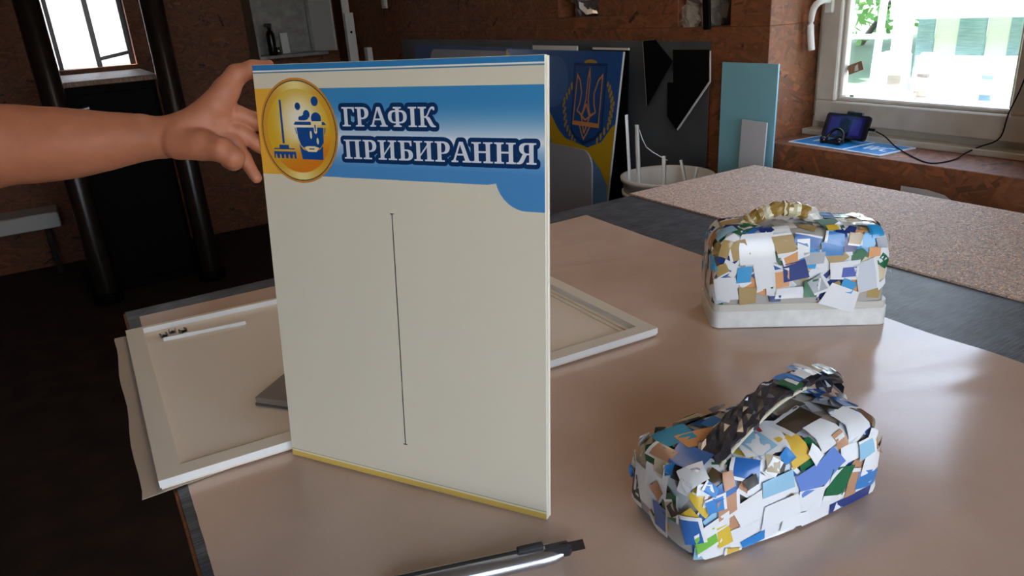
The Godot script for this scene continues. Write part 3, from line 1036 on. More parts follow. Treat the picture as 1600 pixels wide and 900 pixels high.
	part(lawn, "earth", cbox(Vector3(60, 0.2, 60), 0.0), textured(mottle_image(256, rgb(120, 116, 104), rgb(150, 146, 134), 21, 0.03, 0.1), 0.9, 0.5), Vector3(0, -0.25, 0))
	var grass_m := textured(mottle_image(512, rgb(46, 74, 46), rgb(74, 102, 66), 22, 0.03, 0.2), 0.9, 0.7)
	bar(lawn, "lawn", Vector3(2.2, -0.2, -25), Vector3(26, 0.45, 12), grass_m, 0.02)
	var plank_m := textured(streak_image(256, rgb(222, 222, 220), rgb(240, 240, 240), 24, 0.02, 0.3, 0.6, 40), 0.8, 1.5)
	var blue_plank := textured(streak_image(256, rgb(128, 158, 172), rgb(168, 192, 202), 25, 0.02, 0.3, 0.8, 60), 0.8, 1.5)
	var shed := thing("plank_shed", "pale plank shed standing outside behind the window", "shed", Vector3(4.5, 0.45, -1.25))
	var z := 0.0
	var i := 0
	while z < 2.6:
		var w: float = [0.105, 0.14, 0.155, 0.125, 0.15][i % 5]
		part(shed, "plank", cbox(Vector3(0.02, 0.71, w - 0.006), 0.002), blue_plank if i % 2 == 0 else plank_m, Vector3(0.012 * (i % 2), 0.355, z + w * 0.5))
		z += w
		i += 1
	part(shed, "fascia_board", cbox(Vector3(0.04, 0.16, 2.75), 0.004), plank_m, Vector3(-0.16, 0.80, 1.3))
	part(shed, "roof", cbox(Vector3(1.7, 0.03, 2.85), 0.004), plank_m, Vector3(0.62, 1.12, 1.3), Basis(Vector3(0, 0, 1), 0.28))
	var crate := thing("slatted_crate", "white slatted wooden crate on the grass outside the window", "crate", Vector3(3.0, 0.45, -0.32))
	for s in [[0.03, 0.12], [0.15, 0.25], [0.28, 0.37], [0.40, 0.495], [0.52, 0.575], [0.59, 0.66]]:
		part(crate, "slat", cbox(Vector3(0.022, s[1] - s[0], 1.5), 0.002), plank_m, Vector3(0, (s[0] + s[1]) * 0.5, 0.75), Basis(Vector3.RIGHT, -0.012))
	for s in [0.03, 0.75, 1.46]:
		part(crate, "upright", cbox(Vector3(0.03, 0.66, 0.05), 0.002), plank_m, Vector3(0.028, 0.33, s))
	part(crate, "back_board", cbox(Vector3(0.02, 0.55, 1.5), 0.002), blue_plank, Vector3(0.5, 0.28, 0.75))
	for s in [0.0, 1.48]:
		part(crate, "side_board", cbox(Vector3(0.5, 0.6, 0.02), 0.002), plank_m, Vector3(0.25, 0.3, s))
	var post := thing("fence_post", "tall pale post outside, left of the slatted crate", "post", Vector3(3.2, 0.45, -0.52))
	part(post, "shaft", cbox(Vector3(0.05, 1.6, 0.07), 0.004), plank_m, Vector3(0, 0.8, 0))
	part(post, "cleat", cbox(Vector3(0.03, 0.1, 0.1), 0.003), plank_m, Vector3(-0.03, 0.6, 0))
	var trestle := thing("sawhorse", "white sawhorse frame on the lawn seen through the window", "sawhorse", Vector3(8.0, 0.45, -4.1))
	for s in [-1, 1]:
		for t in [-1, 1]:
			part(trestle, "leg", tube([Vector3(s * 0.3, 0, t * 0.45), Vector3(s * 0.05, 0.85, t * 0.32)], 0.04, 4), plank_m)
	part(trestle, "top_rail", cbox(Vector3(0.12, 0.09, 1.3), 0.004), plank_m, Vector3(0, 0.86, 0))
	part(trestle, "shelf_board", cbox(Vector3(0.4, 0.03, 0.9), 0.004), plank_m, Vector3(0, 0.35, 0))
	var stump := thing("log_stump", "grey log stump on the lawn outside", "stump", Vector3(6.6, 0.45, -2.75))
	part(stump, "trunk", lathe([Vector2(0.19, 0), Vector2(0.17, 0.05), Vector2(0.16, 0.3), Vector2(0.15, 0.31), Vector2(0.0, 0.312)], 18), blue_plank)
	var bush := thing("bush", "leafy green bush at the far end of the lawn", "bush", Vector3(11.0, 0.45, -6.6))
	var bst := SurfaceTool.new()
	bst.begin(Mesh.PRIMITIVE_TRIANGLES)
	bst.set_smooth_group(-1)
	for k in 2600:
		var d := Vector3(rng.randfn(), rng.randfn(), rng.randfn()).normalized() * pow(rng.randf(), 0.4)
		var c := Vector3(d.x * 1.6, 1.5 + d.y * 1.5, d.z * 2.6)
		var a := Vector3(rng.randfn(), rng.randfn(), rng.randfn()).normalized() * 0.09
		var b := a.cross(Vector3(rng.randfn(), rng.randfn(), rng.randfn())).normalized() * 0.045
		for p in [c - a, c + b, c + a, c - a, c + a, c - b]: bst.add_vertex(p)
	bst.generate_normals()
	var leaf_m := mat(rgb(86, 140, 60), 0.6)
	leaf_m.backlight_enabled = true
	leaf_m.backlight = Color(0.25, 0.4, 0.1)
	var fol := part(bush, "foliage", bst.commit(), leaf_m)
	fol.set_meta("kind", "stuff")
	for k in 4:
		part(bush, "stem", tube([Vector3(0, 0, (k - 1.5) * 0.3), Vector3(0.2 * sin(k * 2.0), 1.4, (k - 1.5) * 1.0)], [0.05, 0.02], 7), dark_wood)
	var tree := thing("shade_tree", "broad leafy tree standing on the lawn outside", "tree", Vector3(8.6, 0.45, -8.6))
	part(tree, "trunk", tube([Vector3(0, 0, 0), Vector3(-0.1, 1.4, 0.2), Vector3(-0.3, 3.0, 0.5)], [0.2, 0.15, 0.09], 10), dark_wood)
	var tst := SurfaceTool.new()
	tst.begin(Mesh.PRIMITIVE_TRIANGLES)
	tst.set_smooth_group(-1)
	for k in 5200:
		var d := Vector3(rng.randfn(), rng.randfn(), rng.randfn()).normalized() * pow(rng.randf(), 0.4)
		var c := Vector3(-0.9 + d.x * 3.4, 3.7 + d.y * 1.3, 2.2 + d.z * 3.0)
		var a := Vector3(rng.randfn(), rng.randfn() * 0.5, rng.randfn()).normalized() * 0.17
		var b := a.cross(Vector3(rng.randfn(), rng.randfn() + 1.0, rng.randfn())).normalized() * 0.1
		for p in [c - a, c + b, c + a, c - a, c + a, c - b]: tst.add_vertex(p)
	tst.generate_normals()
	var crown := part(tree, "crown", tst.commit(), leaf_m)
	crown.set_meta("kind", "stuff")
	var house := thing("white_building", "white rendered building wall outside the far dark window", "building", Vector3(0.2, -0.15, -7.6))
	part(house, "wall", cbox(Vector3(6.0, 4.2, 0.3), 0.01), textured(mottle_image(256, rgb(206, 204, 200), rgb(236, 234, 232), 23, 0.02, 0.03), 0.8, 0.6), Vector3(0, 2.1, 0))
	part(house, "corner_trim", cbox(Vector3(0.14, 4.2, 0.05), 0.004), blue_plank, Vector3(0.62, 2.1, 0.17))
	part(house, "ledge", cbox(Vector3(6.0, 0.08, 0.12), 0.004), white, Vector3(0, 1.0, 0.2))

	build_table(osb, chip, cream, white)
	build_wall_things(osb, white, black)
	build_far_end(dark_wood, white, black)
	build_sill(white, black)
	weight_with_tray()
	weight_with_strap()
	build_person()

func build_table(osb: Material, chip: Material, cream: Material, white: Material) -> void:
	var laminate := textured(streak_image(1024, rgb(48, 50, 53), rgb(112, 115, 119), 31, 0.012, 0.35, 0.75, 3600), 0.5, 1.3)
	var t := thing("work_table", "large work table with scratched grey top and raw board edge", "table", Vector3(0, 0, 0))
	part(t, "tabletop", cbox(Vector3(1.74, 0.022, 1.72), 0.001), osb, Vector3(0.866, TABLE - 0.014, 0.86))
	var lam := flat_plate(t, "laminate_top", [[0.0, 0.0], [1.73, 0.0], [1.73, 1.72], [0.0, 1.72]], TABLE, 0.003, laminate)
	lam.set_meta("label", "scratched dark grey laminate")
	for x in [0.12, 1.62]:
		for zz in [0.1, 1.62]:
			part(t, "leg", cbox(Vector3(0.07, 0.875, 0.07), 0.004), osb, Vector3(x, 0.4375, zz))
	for zz in [0.1, 1.62]:
		part(t, "apron", cbox(Vector3(1.43, 0.09, 0.03), 0.003), osb, Vector3(0.87, 0.83, zz))
	for x in [0.12, 1.62]:
		part(t, "apron", cbox(Vector3(0.03, 0.09, 1.45), 0.003), osb, Vector3(x, 0.83, 0.86))
	var cb := thing("chipboard_sheet", "bare beige chipboard sheet lying at the far side of the table", "board", Vector3(0, 0, 0))
	flat_plate(cb, "sheet", [[1.245, -0.008], [1.728, -0.008], [1.722, 1.2], [1.236, 1.2]], TABLE + 0.0045, 0.004, chip)
	# release paper: one large wavy sheet
	var paper_m := textured(mottle_image(512, rgb(196, 168, 148), rgb(210, 184, 166), 33, 0.008, 0.05), 0.17, 1.1)
	var paper := thing("paper_sheet", "large pinkish brown backing paper sheet covering the table", "paper", Vector3.ZERO)
	var nz := FastNoiseLite.new()
	nz.seed = 40
	nz.frequency = 1.0
	nz.fractal_octaves = 2
	var st := SurfaceTool.new()
	st.begin(Mesh.PRIMITIVE_TRIANGLES)
	st.set_smooth_group(0)
	var nx := 150
	var ny := 170
	for j in ny + 1:
		for i in nx + 1:
			var u := i / float(nx)
			var v := j / float(ny)
			var x := lerpf(lerpf(0.021, 0.006, v * 1.3), lerpf(1.036, 1.014, v), u)
			var z := lerpf(lerpf(0.046, 0.078, u), 1.45, v)
			if i == 0: x += 0.0007 * nz.get_noise_1d(z * 14.0)
			var y := 0.0004 + 0.0002 * (1.0 + nz.get_noise_2d(x * 3.0, z * 3.0))
			# long soft folds running across the sheet
			var f := nz.get_noise_2d(x * 1.6 + z * 0.8 + 7.0, z * 7.0 - x * 3.0)
			y += 0.0014 * pow(maxf(0.0, f), 1.5)
			# sharp little creases
			for c in [[0.335, 0.985, 0.5, 0.96, 0.0007], [0.30, 1.03, 0.46, 0.975, 0.0006], [0.07, 0.83, 0.21, 0.80, 0.0007], [0.10, 0.90, 0.24, 0.93, 0.0005], [0.18, 0.99, 0.27, 0.96, 0.0005], [0.60, 0.30, 0.98, 0.42, 0.0008], [0.72, 0.22, 0.97, 0.26, 0.0007], [0.82, 0.98, 0.98, 1.03, 0.0007], [0.66, 0.88, 0.80, 1.0, 0.0005]]:
				var ca := Vector2(c[0], c[1])
				var cb2 := Vector2(c[2], c[3])
				var q := Vector2(x, z)
				var s := clampf((q - ca).dot(cb2 - ca) / (cb2 - ca).length_squared(), 0.0, 1.0)
				var dd := q.distance_to(ca.lerp(cb2, s))
				if dd < 0.03: y += c[4] * sin(PI * s) * exp(-dd * 110.0)
			# the far right corner lifts a little
			var e := maxf(0.0, u - 0.86) / 0.14
			y += 0.004 * e * e * maxf(0.0, nz.get_noise_1d(z * 5.0 + 3.0) + 0.3)
			st.set_uv(Vector2(u, v))
			st.add_vertex(Vector3(x, TABLE + y, z))
	for j in ny:
		for i in nx:
			var a := j * (nx + 1) + i
			for k in [a, a + 1, a + nx + 2, a, a + nx + 2, a + nx + 1]: st.add_index(k)
	st.generate_normals()
	part(paper, "sheet", st.commit(), paper_m)

	# thin sheet under the frame, sticking out over the table edge
	var under := thing("thin_sheet", "thin tan sheet under the frame sticking out past the table edge", "sheet", Vector3.ZERO)
	var up := [[0.5, 0.66], [0.5, 0.2], [-0.027, 0.137]]
	for k in 14: up.append([-0.028 - 0.009 * k / 13.0 + 0.0018 * sin(k * 1.1), 0.15 + k * 0.0395])
	up.append([-0.037, 0.682])
	flat_plate(under, "sheet", up, TABLE + 0.0028, 0.0006, mat(rgb(186, 170, 152), 0.5))
	# frame with raised borders and a sunken field
	var y0 := TABLE + 0.003
	var frame := thing("panel_frame", "large cream plastic frame with sunken middle lying on the paper behind the sign", "frame", Vector3.ZERO)
	var fl := Vector2(-0.0075, 0.1455)
	var fr := Vector2(0.709, 0.196)
	var nr := Vector2(0.7035, 0.7145)
	var nl := Vector2(-0.0165, 0.676)
	var at := func(u: float, v: float) -> Array:
		var p := fl.lerp(fr, u).lerp(nl.lerp(nr, u), v)
		return [p.x, p.y]
	var quad := func(u0: float, v0: float, u1: float, v1: float) -> Array: return [at.call(u0, v0), at.call(u1, v0), at.call(u1, v1), at.call(u0, v1)]
	var field_m := mat(rgb(226, 213, 194), 0.42)
	flat_plate(frame, "field_sheet", quad.call(0.002, 0.002, 0.998, 0.998), y0 + 0.003, 0.003, field_m)
	var h := 0.0125
	var facing_m := mat(rgb(216, 206, 188), 0.42)
	for b in [[0.0, 0.0, 0.037, 1.0], [0.037, 0.0, 1.0, 0.016], [0.968, 0.016, 1.0, 1.0], [0.037, 0.955, 0.968, 1.0]]:
		var bs2 := flat_plate(frame, "border_strip", quad.call(b[0], b[1], b[2], b[3]), y0 + h - 0.0006, h - 0.0036, white)
		flat_plate(bs2, "facing", quad.call(b[0], b[1], b[2], b[3]), 0.0, 0.0006, facing_m)
		var fc: MeshInstance3D = bs2.get_child(0)
		fc.transform = Transform3D(Basis.IDENTITY, Vector3(0, 0, 0.0006))
	for b in [[0.940, 0.016, 0.945, 0.93], [0.954, 0.016, 0.958, 0.945], [0.037, 0.925, 0.945, 0.93]]:
		flat_plate(frame, "inner_bead", quad.call(b[0], b[1], b[2], b[3]), y0 + 0.0055, 0.0025, cream)
	# white channel with metal clips in the frame
	var s0 := y0 + 0.003
	var ch := thing("plastic_channel", "short white plastic channel strip lying in the frame", "strip", Vector3(0.111, s0, 0.223))
	ch.rotation.y = -0.134
	part(ch, "rib", cbox(Vector3(0.134, 0.0065, 0.003), 0.0006), white, Vector3(0, 0.00325, 0.003))
	part(ch, "rib", cbox(Vector3(0.134, 0.002, 0.008), 0.0004), white, Vector3(0, 0.001, 0))
	var steel := mat(rgb(150, 150, 150), 0.25, 1.0)
	for c in [[0.047, 0.198, 0.2, "steel clip at the end of the white channel"], [0.062, 0.189, -0.1, "steel clip between two others above the white channel"], [0.078, 0.199, 0.4, "steel clip nearest the middle of the white channel"]]:
		var clip := thing("metal_clip", c[3], "clip", Vector3(c[0], s0, c[1]), "steel clips in the frame")
		clip.rotation.y = c[2]
		part(clip, "plate", cbox(Vector3(0.012, 0.0012, 0.009), 0.0003), steel, Vector3(0, 0.0012, 0))
		part(clip, "arm", cbox(Vector3(0.0018, 0.006, 0.009), 0.0003), steel, Vector3(-0.005, 0.004, 0))
		part(clip, "arm", cbox(Vector3(0.0018, 0.006, 0.009), 0.0003), steel, Vector3(0.005, 0.004, 0))
		part(clip, "screw", lathe([Vector2(0.0022, 0.0018), Vector2(0.0022, 0.004), Vector2(0.0, 0.0045)], 10), mat(rgb(30, 30, 32), 0.4, 0.8))
	# grey slab behind the sign
	var slab := thing("grey_slab", "small grey bevelled slab lying in the frame, half hidden by the sign", "slab", Vector3.ZERO)
	flat_plate(slab, "top_plate", [[0.124, 0.5455], [0.191, 0.4855], [0.266, 0.575], [0.199, 0.635]], s0 + 0.012, 0.009, mat(rgb(128, 118, 110), 0.5))
	flat_plate(slab, "foot_plate", [[0.1222, 0.5455], [0.191, 0.484], [0.268, 0.575], [0.199, 0.637]], s0 + 0.003, 0.003, mat(rgb(96, 88, 82), 0.5))

	# the sign board
	var sign := thing("schedule_board", "white cleaning schedule sign with blue banner held upright on the table", "sign")
	var ux := Vector3(0.5442, 0, 0.8389)
	var vy := Vector3(0.0425, 0.4543, -0.0276).normalized()
	var zz := ux.cross(vy).normalized()
	var bs := Basis(ux, zz.cross(ux).normalized(), zz)
	sign.transform = Transform3D(bs, Vector3(0.1325, TABLE + 0.002, 0.6941) )
	part(sign, "panel", cbox(Vector3(0.341, 0.459, 0.0055), 0.0006), cream, Vector3(0.1705, 0.2295, -0.0028))
	part(sign, "backing", cbox(Vector3(0.340, 0.458, 0.0035), 0.0005), mat(rgb(236, 232, 218), 0.4), Vector3(0.1712, 0.2295, -0.0077))
	var pm := mat(Color.WHITE, 0.3)
	var img := board_print()
	img.generate_mipmaps()
	pm.albedo_texture = ImageTexture.create_from_image(img)
	var pf := part(sign, "printed_film", plate(rect_poly(0.340, 0.458), 0.0003), pm, Vector3(0.0005, 0.0005, 0.0006))
	pf.set_meta("label", "printed film with round emblem and blue lettering banner")

	# snap-off knife
	var kn := thing("utility_knife", "silver utility knife lying on the paper in front of the sign", "knife")
	var kd := Vector3(0.951, 0, 0.309)
	var ks := kd.cross(Vector3.UP).normalized()
	kn.transform = Transform3D(Basis(kd, Vector3.UP, ks), Vector3(0.296, TABLE + 0.002, 1.0355))
	var km := mat(rgb(188, 190, 196), 0.22, 0.9)
	var body := []
	for q in [[-0.16, 0.0105], [-0.155, 0.0125], [-0.02, 0.0125], [-0.008, 0.0112], [0.002, 0.008]]: body.append([Vector3(q[0], 0.0092, 0), q[1]])
	part(kn, "body", tube(body.map(func(a): return a[0]), body.map(func(a): return a[1]), 14, 0.72), km)
	part(kn, "slider_track", cbox(Vector3(0.14, 0.003, 0.004), 0.0008), mat(rgb(18, 18, 20), 0.35), Vector3(-0.085, 0.0178, -0.002))
	part(kn, "slider", cbox(Vector3(0.026, 0.005, 0.007), 0.0015), mat(rgb(26, 26, 28), 0.4), Vector3(-0.028, 0.02, -0.002))
	part(kn, "nose", cbox(Vector3(0.03, 0.012, 0.014), 0.003), mat(rgb(70, 70, 74), 0.3, 0.7), Vector3(-0.004, 0.0115, 0))
	var bl := PackedVector2Array([Vector2(0, 0), Vector2(0.026, 0), Vector2(0.0235, 0.012), Vector2(0, 0.012)])
	part(kn, "blade", plate(bl, 0.0005), mat(rgb(74, 70, 70), 0.25, 0.9), Vector3(0.0, 0.006, 0.0))

func build_wall_things(_osb: Material, white: Material, black: Material) -> void:
	var steel_m := textured(mottle_image(512, rgb(84, 88, 92), rgb(112, 116, 120), 41, 0.006, 0.04), 0.42, 0.7)
	steel_m.metallic = 0.4
	leaning("steel_sheet", "large dark steel sheet leaning against the wall below the niches", "sheet", Vector3(1.798, 0, -2.79), rect_poly(2.505, 1.25), 0.002, 0.008, steel_m)
	# black offcuts on the steel
	var p1 := PackedVector2Array([Vector2(0, 0.224), Vector2(0.062, 0.229), Vector2(0.151, 0.159), Vector2(0.024, 0.0)])
	var p2 := PackedVector2Array([Vector2(0.024, 0.263), Vector2(0.189, 0.265), Vector2(0.193, 0.169), Vector2(0.047, 0.0), Vector2(0.001, 0.041), Vector2(0.0, 0.155), Vector2(0.029, 0.156)])
	for o in [[p1, Vector3(1.791, 1.027, -0.5935), "black pointed offcut plate on the steel sheet, narrower one on the left", Vector2(-0.006, 0.0)], [p2, Vector3(1.791, 0.9606, -0.465), "black offcut plate shaped like a broad downward arrow on the steel sheet", Vector2(0.005, -0.004)]]:
		var t := thing("offcut_plate", o[2], "plate", o[1], "black offcuts on the steel sheet")
		part(t, "face", plate(o[0], 0.003), black, Vector3.ZERO, wall_basis(0.008))
		part(t, "core", plate(o[0], 0.003), white, Vector3(0.003, o[3].y, o[3].x), wall_basis(0.008))
	# panels leaning behind the sign
	leaning("leaning_panel", "narrow blue panel at the left end of the steel sheet", "panel", Vector3(1.70, 0, -2.52), rect_poly(0.56, 1.228), 0.004, 0.06, mat(rgb(56, 92, 150), 0.4), "panels leaning on the steel sheet")
	leaning("leaning_panel", "pale grey panel with rounded corners behind the top of the sign", "panel", Vector3(1.655, 0, -2.28), rect_poly(1.0, 1.212, 0.06), 0.004, 0.08, mat(rgb(176, 178, 186), 0.5), "panels leaning on the steel sheet")
	leaning("leaning_panel", "blue panel behind the pale grey rounded panel", "panel", Vector3(1.68, 0, -1.95), rect_poly(0.66, 1.226), 0.004, 0.075, mat(rgb(48, 84, 130), 0.4), "panels leaning on the steel sheet")
	leaning("leaning_panel", "white panel edge just above the left part of the emblem panel", "panel", Vector3(1.70, 0, -1.25), rect_poly(0.32, 1.236), 0.006, 0.04, white, "panels leaning on the steel sheet")
	var bp := leaning("leaning_panel", "black panel with white top edge just behind the right side of the emblem panel", "panel", Vector3(1.70, 0, -0.83), rect_poly(0.21, 1.224), 0.006, 0.04, black, "panels leaning on the steel sheet")
	part(bp, "edge_strip", plate(rect_poly(0.21, 0.008), 0.006), white, wall_basis(0.04) * Vector3(0, 1.224, 0), wall_basis(0.04))
	var em := mat(Color.WHITE, 0.22)
	var img := emblem_print()
	img.generate_mipmaps()
	em.albedo_texture = ImageTexture.create_from_image(img)
	var e := thing("emblem_panel", "blue and yellow panel with golden trident emblem leaning on the wall", "panel", Vector3(1.511, 0, -1.4))
	part(e, "core", plate(rect_poly(0.8, 1.238), 0.008), mat(rgb(206, 214, 220), 0.35), Vector3(0.0004, 0, 0), wall_basis(0.1615))
	part(e, "printed_film", plate(rect_poly(0.8, 1.238), 0.0005), em, Vector3(-0.0004, 0.0, 0), wall_basis(0.1615))
	leaning("grey_panel", "matte grey panel with rounded top corner standing behind the table", "panel", Vector3(1.36, 0, -0.93), rect_poly(0.55, 0.948, 0.05, true), 0.006, 0.04, mat(rgb(142, 142, 148), 0.55))
	leaning("pale_blue_board", "tall pale blue board standing between steel sheet and window", "board", Vector3(1.775, 0, -0.212), rect_poly(0.217, 1.19), 0.006, 0.012, mat(rgb(132, 190, 206), 0.5))
	var sm := leaning("narrow_board", "narrow light grey strip leaning on the pale blue board", "board", Vector3(1.745, 0, -0.123), rect_poly(0.096, 1.026), 0.005, 0.022, mat(rgb(196, 200, 206), 0.5))
	sm.rotation.x = 0.02
	# waste bin with plastic strips
	var bin := thing("waste_bin", "white plastic bin full of offcut strips behind the table corner", "bin", Vector3(1.60, 0, -0.25))
	var bm := mat(rgb(214, 210, 202), 0.4)
	bm.backlight_enabled = true
	bm.backlight = Color(0.2, 0.19, 0.17)
	part(bin, "shell", lathe([Vector2(0.0, 0.004), Vector2(0.104, 0.004), Vector2(0.110, 0.0), Vector2(0.113, 0.01), Vector2(0.141, 0.84), Vector2(0.148, 0.846), Vector2(0.150, 0.858), Vector2(0.142, 0.860), Vector2(0.136, 0.85), Vector2(0.108, 0.02), Vector2(0.0, 0.02)], 40), bm)
	part(bin, "rim_band", lathe([Vector2(0.139, 0.80), Vector2(0.145, 0.80), Vector2(0.146, 0.812), Vector2(0.140, 0.812)], 40), bm)
	var sr := RandomNumberGenerator.new()
	sr.seed = 8
	var strips := [[Vector3(-0.09, 0.3, -0.04), Vector3(-0.124, 1.06, -0.05), "tallest white strip standing up at the left of the bin", 0.009], [Vector3(-0.075, 0.35, -0.03), Vector3(-0.108, 1.03, -0.02), "second white strip standing up at the left of the bin", 0.008], [Vector3(-0.06, 0.6, 0.05), Vector3(0.04, 0.905, -0.06), "white strip slanting out of the middle of the bin", 0.007], [Vector3(0.06, 0.62, 0.08), Vector3(0.115, 0.88, -0.06), "white strip leaning on the right rim of the bin", 0.006], [Vector3(0.0, 0.6, 0.05), Vector3(0.10, 0.872, 0.03), "short white strip at the front of the bin", 0.007]]
	for q in strips:
		var s := thing("plastic_strip", q[2], "strip", bin.position, "plastic strips in the bin")
		part(s, "strip", tube([q[0], q[1]], q[3], 4, 0.35), white)
	var ws := thing("bent_wire", "thin curved white offcut springing out of the bin", "wire", bin.position)
	part(ws, "wire", tube(spline([Vector3(-0.09, 0.7, -0.03), Vector3(-0.105, 1.02, -0.03), Vector3(-0.07, 0.955, -0.02), Vector3(0.0, 0.905, 0.0)], 18), 0.0015, 6), white)
	# niches
	var foil := mat(rgb(190, 190, 192), 0.28, 0.9)
	var fb := thing("foil_bundle", "crumpled silver foil bundle stuffed into the left wall niche", "foil", Vector3(1.91, 1.337, -1.03))
	part(fb, "bundle", crumple(Vector3(0.085, 0.1, 0.1), 3, 0.55), foil, Vector3(0, 0.085, 0))
	part(fb, "loose_fold", crumple(Vector3(0.03, 0.06, 0.06), 5, 0.6), foil, Vector3(-0.05, 0.09, 0.06))
	var rb := thing("rag_bundle", "grey rag bundle in the right wall niche", "rag", Vector3(1.92, 1.292, -0.385))
	part(rb, "bundle", crumple(Vector3(0.085, 0.10, 0.075), 9, 0.5), mat(rgb(150, 140, 128), 0.9), Vector3(0, 0.085, 0))
	part(rb, "corner", crumple(Vector3(0.03, 0.04, 0.035), 12, 0.6), mat(rgb(150, 140, 128), 0.9), Vector3(-0.07, 0.03, -0.03))
	var strapm := thing("black_strap", "black strap hanging out of the right wall niche", "strap", Vector3(1.808, 1.295, -0.31))
	part(strapm, "band", cbox(Vector3(0.012, 0.26, 0.032), 0.004), black, Vector3(0, 0.12, 0), Basis(Vector3.RIGHT, -0.08))
	part(strapm, "buckle", cbox(Vector3(0.02, 0.03, 0.045), 0.004), black, Vector3(0, 0.20, 0.0))
	var tape := thing("white_sticker", "rounded white paper piece stuck below the window sill", "paper", Vector3(1.8185, 0.84, 0.40))
	part(tape, "paper", plate(PackedVector2Array([Vector2(0, 0), Vector2(0.15, 0), Vector2(0.14, 0.033), Vector2(0.115, 0.047), Vector2(0.07, 0.053), Vector2(0, 0.052)]), 0.0008), mat(rgb(206, 200, 196), 0.7), Vector3.ZERO, wall_basis())

func build_far_end(dark_wood: Material, white: Material, black: Material) -> void:
	var cab := thing("black_cabinet", "tall black cabinet with wooden top under the far dark window", "cabinet", Vector3(0.21, 0, -3.545))
	part(cab, "body", cbox(Vector3(0.5, 1.145, 0.86), 0.004), black, Vector3(0, 0.5725, 0))
	part(cab, "top_plank", cbox(Vector3(0.54, 0.028, 0.9), 0.004), textured(streak_image(256, rgb(120, 92, 70), rgb(178, 146, 116), 51, 0.3, 0.02, 0.8, 40), 0.5, 2.0), Vector3(0, 1.159, 0.0))
	part(cab, "door", cbox(Vector3(0.47, 1.05, 0.016), 0.003), black, Vector3(0, 0.58, 0.437))
	part(cab, "handle", cbox(Vector3(0.07, 0.018, 0.02), 0.004), mat(rgb(130, 130, 134), 0.3, 0.9), Vector3(-0.13, 1.03, 0.45), Basis(Vector3(0, 0, 1), 0.2))
	for q in [[-0.04, -2.98, "dark glossy round post left of the far dark window"], [0.515, -2.98, "dark glossy round post right of the far dark window"]]:
		var p := thing("round_post", q[2], "post", Vector3(q[0], 0, q[1]), "posts beside the far window")
		part(p, "shaft", lathe([Vector2(0.058, 0.0), Vector2(0.058, 2.59), Vector2(0.0, 2.595)], 24), dark_wood)
		part(p, "collar", lathe([Vector2(0.06, 0.0), Vector2(0.075, 0.0), Vector2(0.075, 0.05), Vector2(0.06, 0.06)], 24), black)
	var sh := thing("white_shelf", "white shelf board low on the far wall at the left edge", "shelf", Vector3(-0.62, 0.3, -3.86))
	part(sh, "board", cbox(Vector3(0.86, 0.095, 0.26), 0.006), white, Vector3(0, 0.05, 0))
	for x in [-0.35, 0.35]:
		part(sh, "bracket", cbox(Vector3(0.03, 0.3, 0.2), 0.003), dark_wood, Vector3(x, -0.15, -0.02))
	# open grey metal cabinet with bottle and card
	var grey := textured(mottle_image(256, rgb(122, 122, 118), rgb(160, 160, 156), 52, 0.02, 0.06), 0.35, 2.0)
	grey.metallic = 0.3
	var mc := thing("metal_cabinet", "open grey metal wall cabinet in the far corner", "cabinet", Vector3(1.42, 1.165, -3.86))
	part(mc, "back_plate", cbox(Vector3(0.46, 0.62, 0.012), 0.002), grey, Vector3(0, 0.33, -0.12))
	part(mc, "shelf", cbox(Vector3(0.47, 0.022, 0.26), 0.003), grey, Vector3(0, 0.011, 0))
	part(mc, "top", cbox(Vector3(0.47, 0.02, 0.26), 0.003), grey, Vector3(0, 0.63, 0))
	part(mc, "side", cbox(Vector3(0.014, 0.62, 0.25), 0.002), grey, Vector3(-0.23, 0.32, 0))
	part(mc, "door", cbox(Vector3(0.016, 0.6, 0.24), 0.003), white, Vector3(0.255, 0.32, 0.02), Basis(Vector3.UP, 0.35))
	part(mc, "hinge_post", cbox(Vector3(0.03, 0.6, 0.03), 0.003), grey, Vector3(0.2, 0.32, -0.1))
	var bt := thing("spray_bottle", "black spray bottle with pump head on the metal cabinet shelf", "bottle", Vector3(1.29, 1.187, -3.78))
	part(bt, "bottle", lathe([Vector2(0.0, 0.0), Vector2(0.026, 0.0), Vector2(0.028, 0.006), Vector2(0.028, 0.13), Vector2(0.022, 0.15), Vector2(0.011, 0.16), Vector2(0.011, 0.17), Vector2(0.0, 0.17)], 20), mat(rgb(20, 20, 22), 0.25))
	part(bt, "pump_head", cbox(Vector3(0.05, 0.022, 0.024), 0.005), mat(rgb(20, 20, 22), 0.3), Vector3(-0.008, 0.192, 0))
	part(bt, "collar", lathe([Vector2(0.012, 0.168), Vector2(0.016, 0.168), Vector2(0.016, 0.184), Vector2(0.0, 0.184)], 16), mat(rgb(20, 20, 22), 0.3))
	var cup := thing("metal_cup", "small steel cup beside the black spray bottle", "cup", Vector3(1.325, 1.187, -3.76))
	part(cup, "cup", lathe([Vector2(0.0, 0.002), Vector2(0.015, 0.0), Vector2(0.017, 0.05), Vector2(0.0155, 0.05), Vector2(0.0, 0.006)], 16), mat(rgb(190, 190, 190), 0.2, 1.0))
	var card := thing("white_card", "small white card standing in the metal cabinet", "card", Vector3(1.41, 1.187, -3.9))
	part(card, "card", cbox(Vector3(0.052, 0.135, 0.004), 0.0006), white, Vector3(0, 0.068, 0), Basis(Vector3.RIGHT, -0.1))
	var pl := thing("white_plank", "tall white plank leaning in the far corner", "plank", Vector3(1.75, 0, -3.5))
	part(pl, "plank", cbox(Vector3(0.06, 1.42, 0.03), 0.003), white, Vector3(0, 0.712, 0))
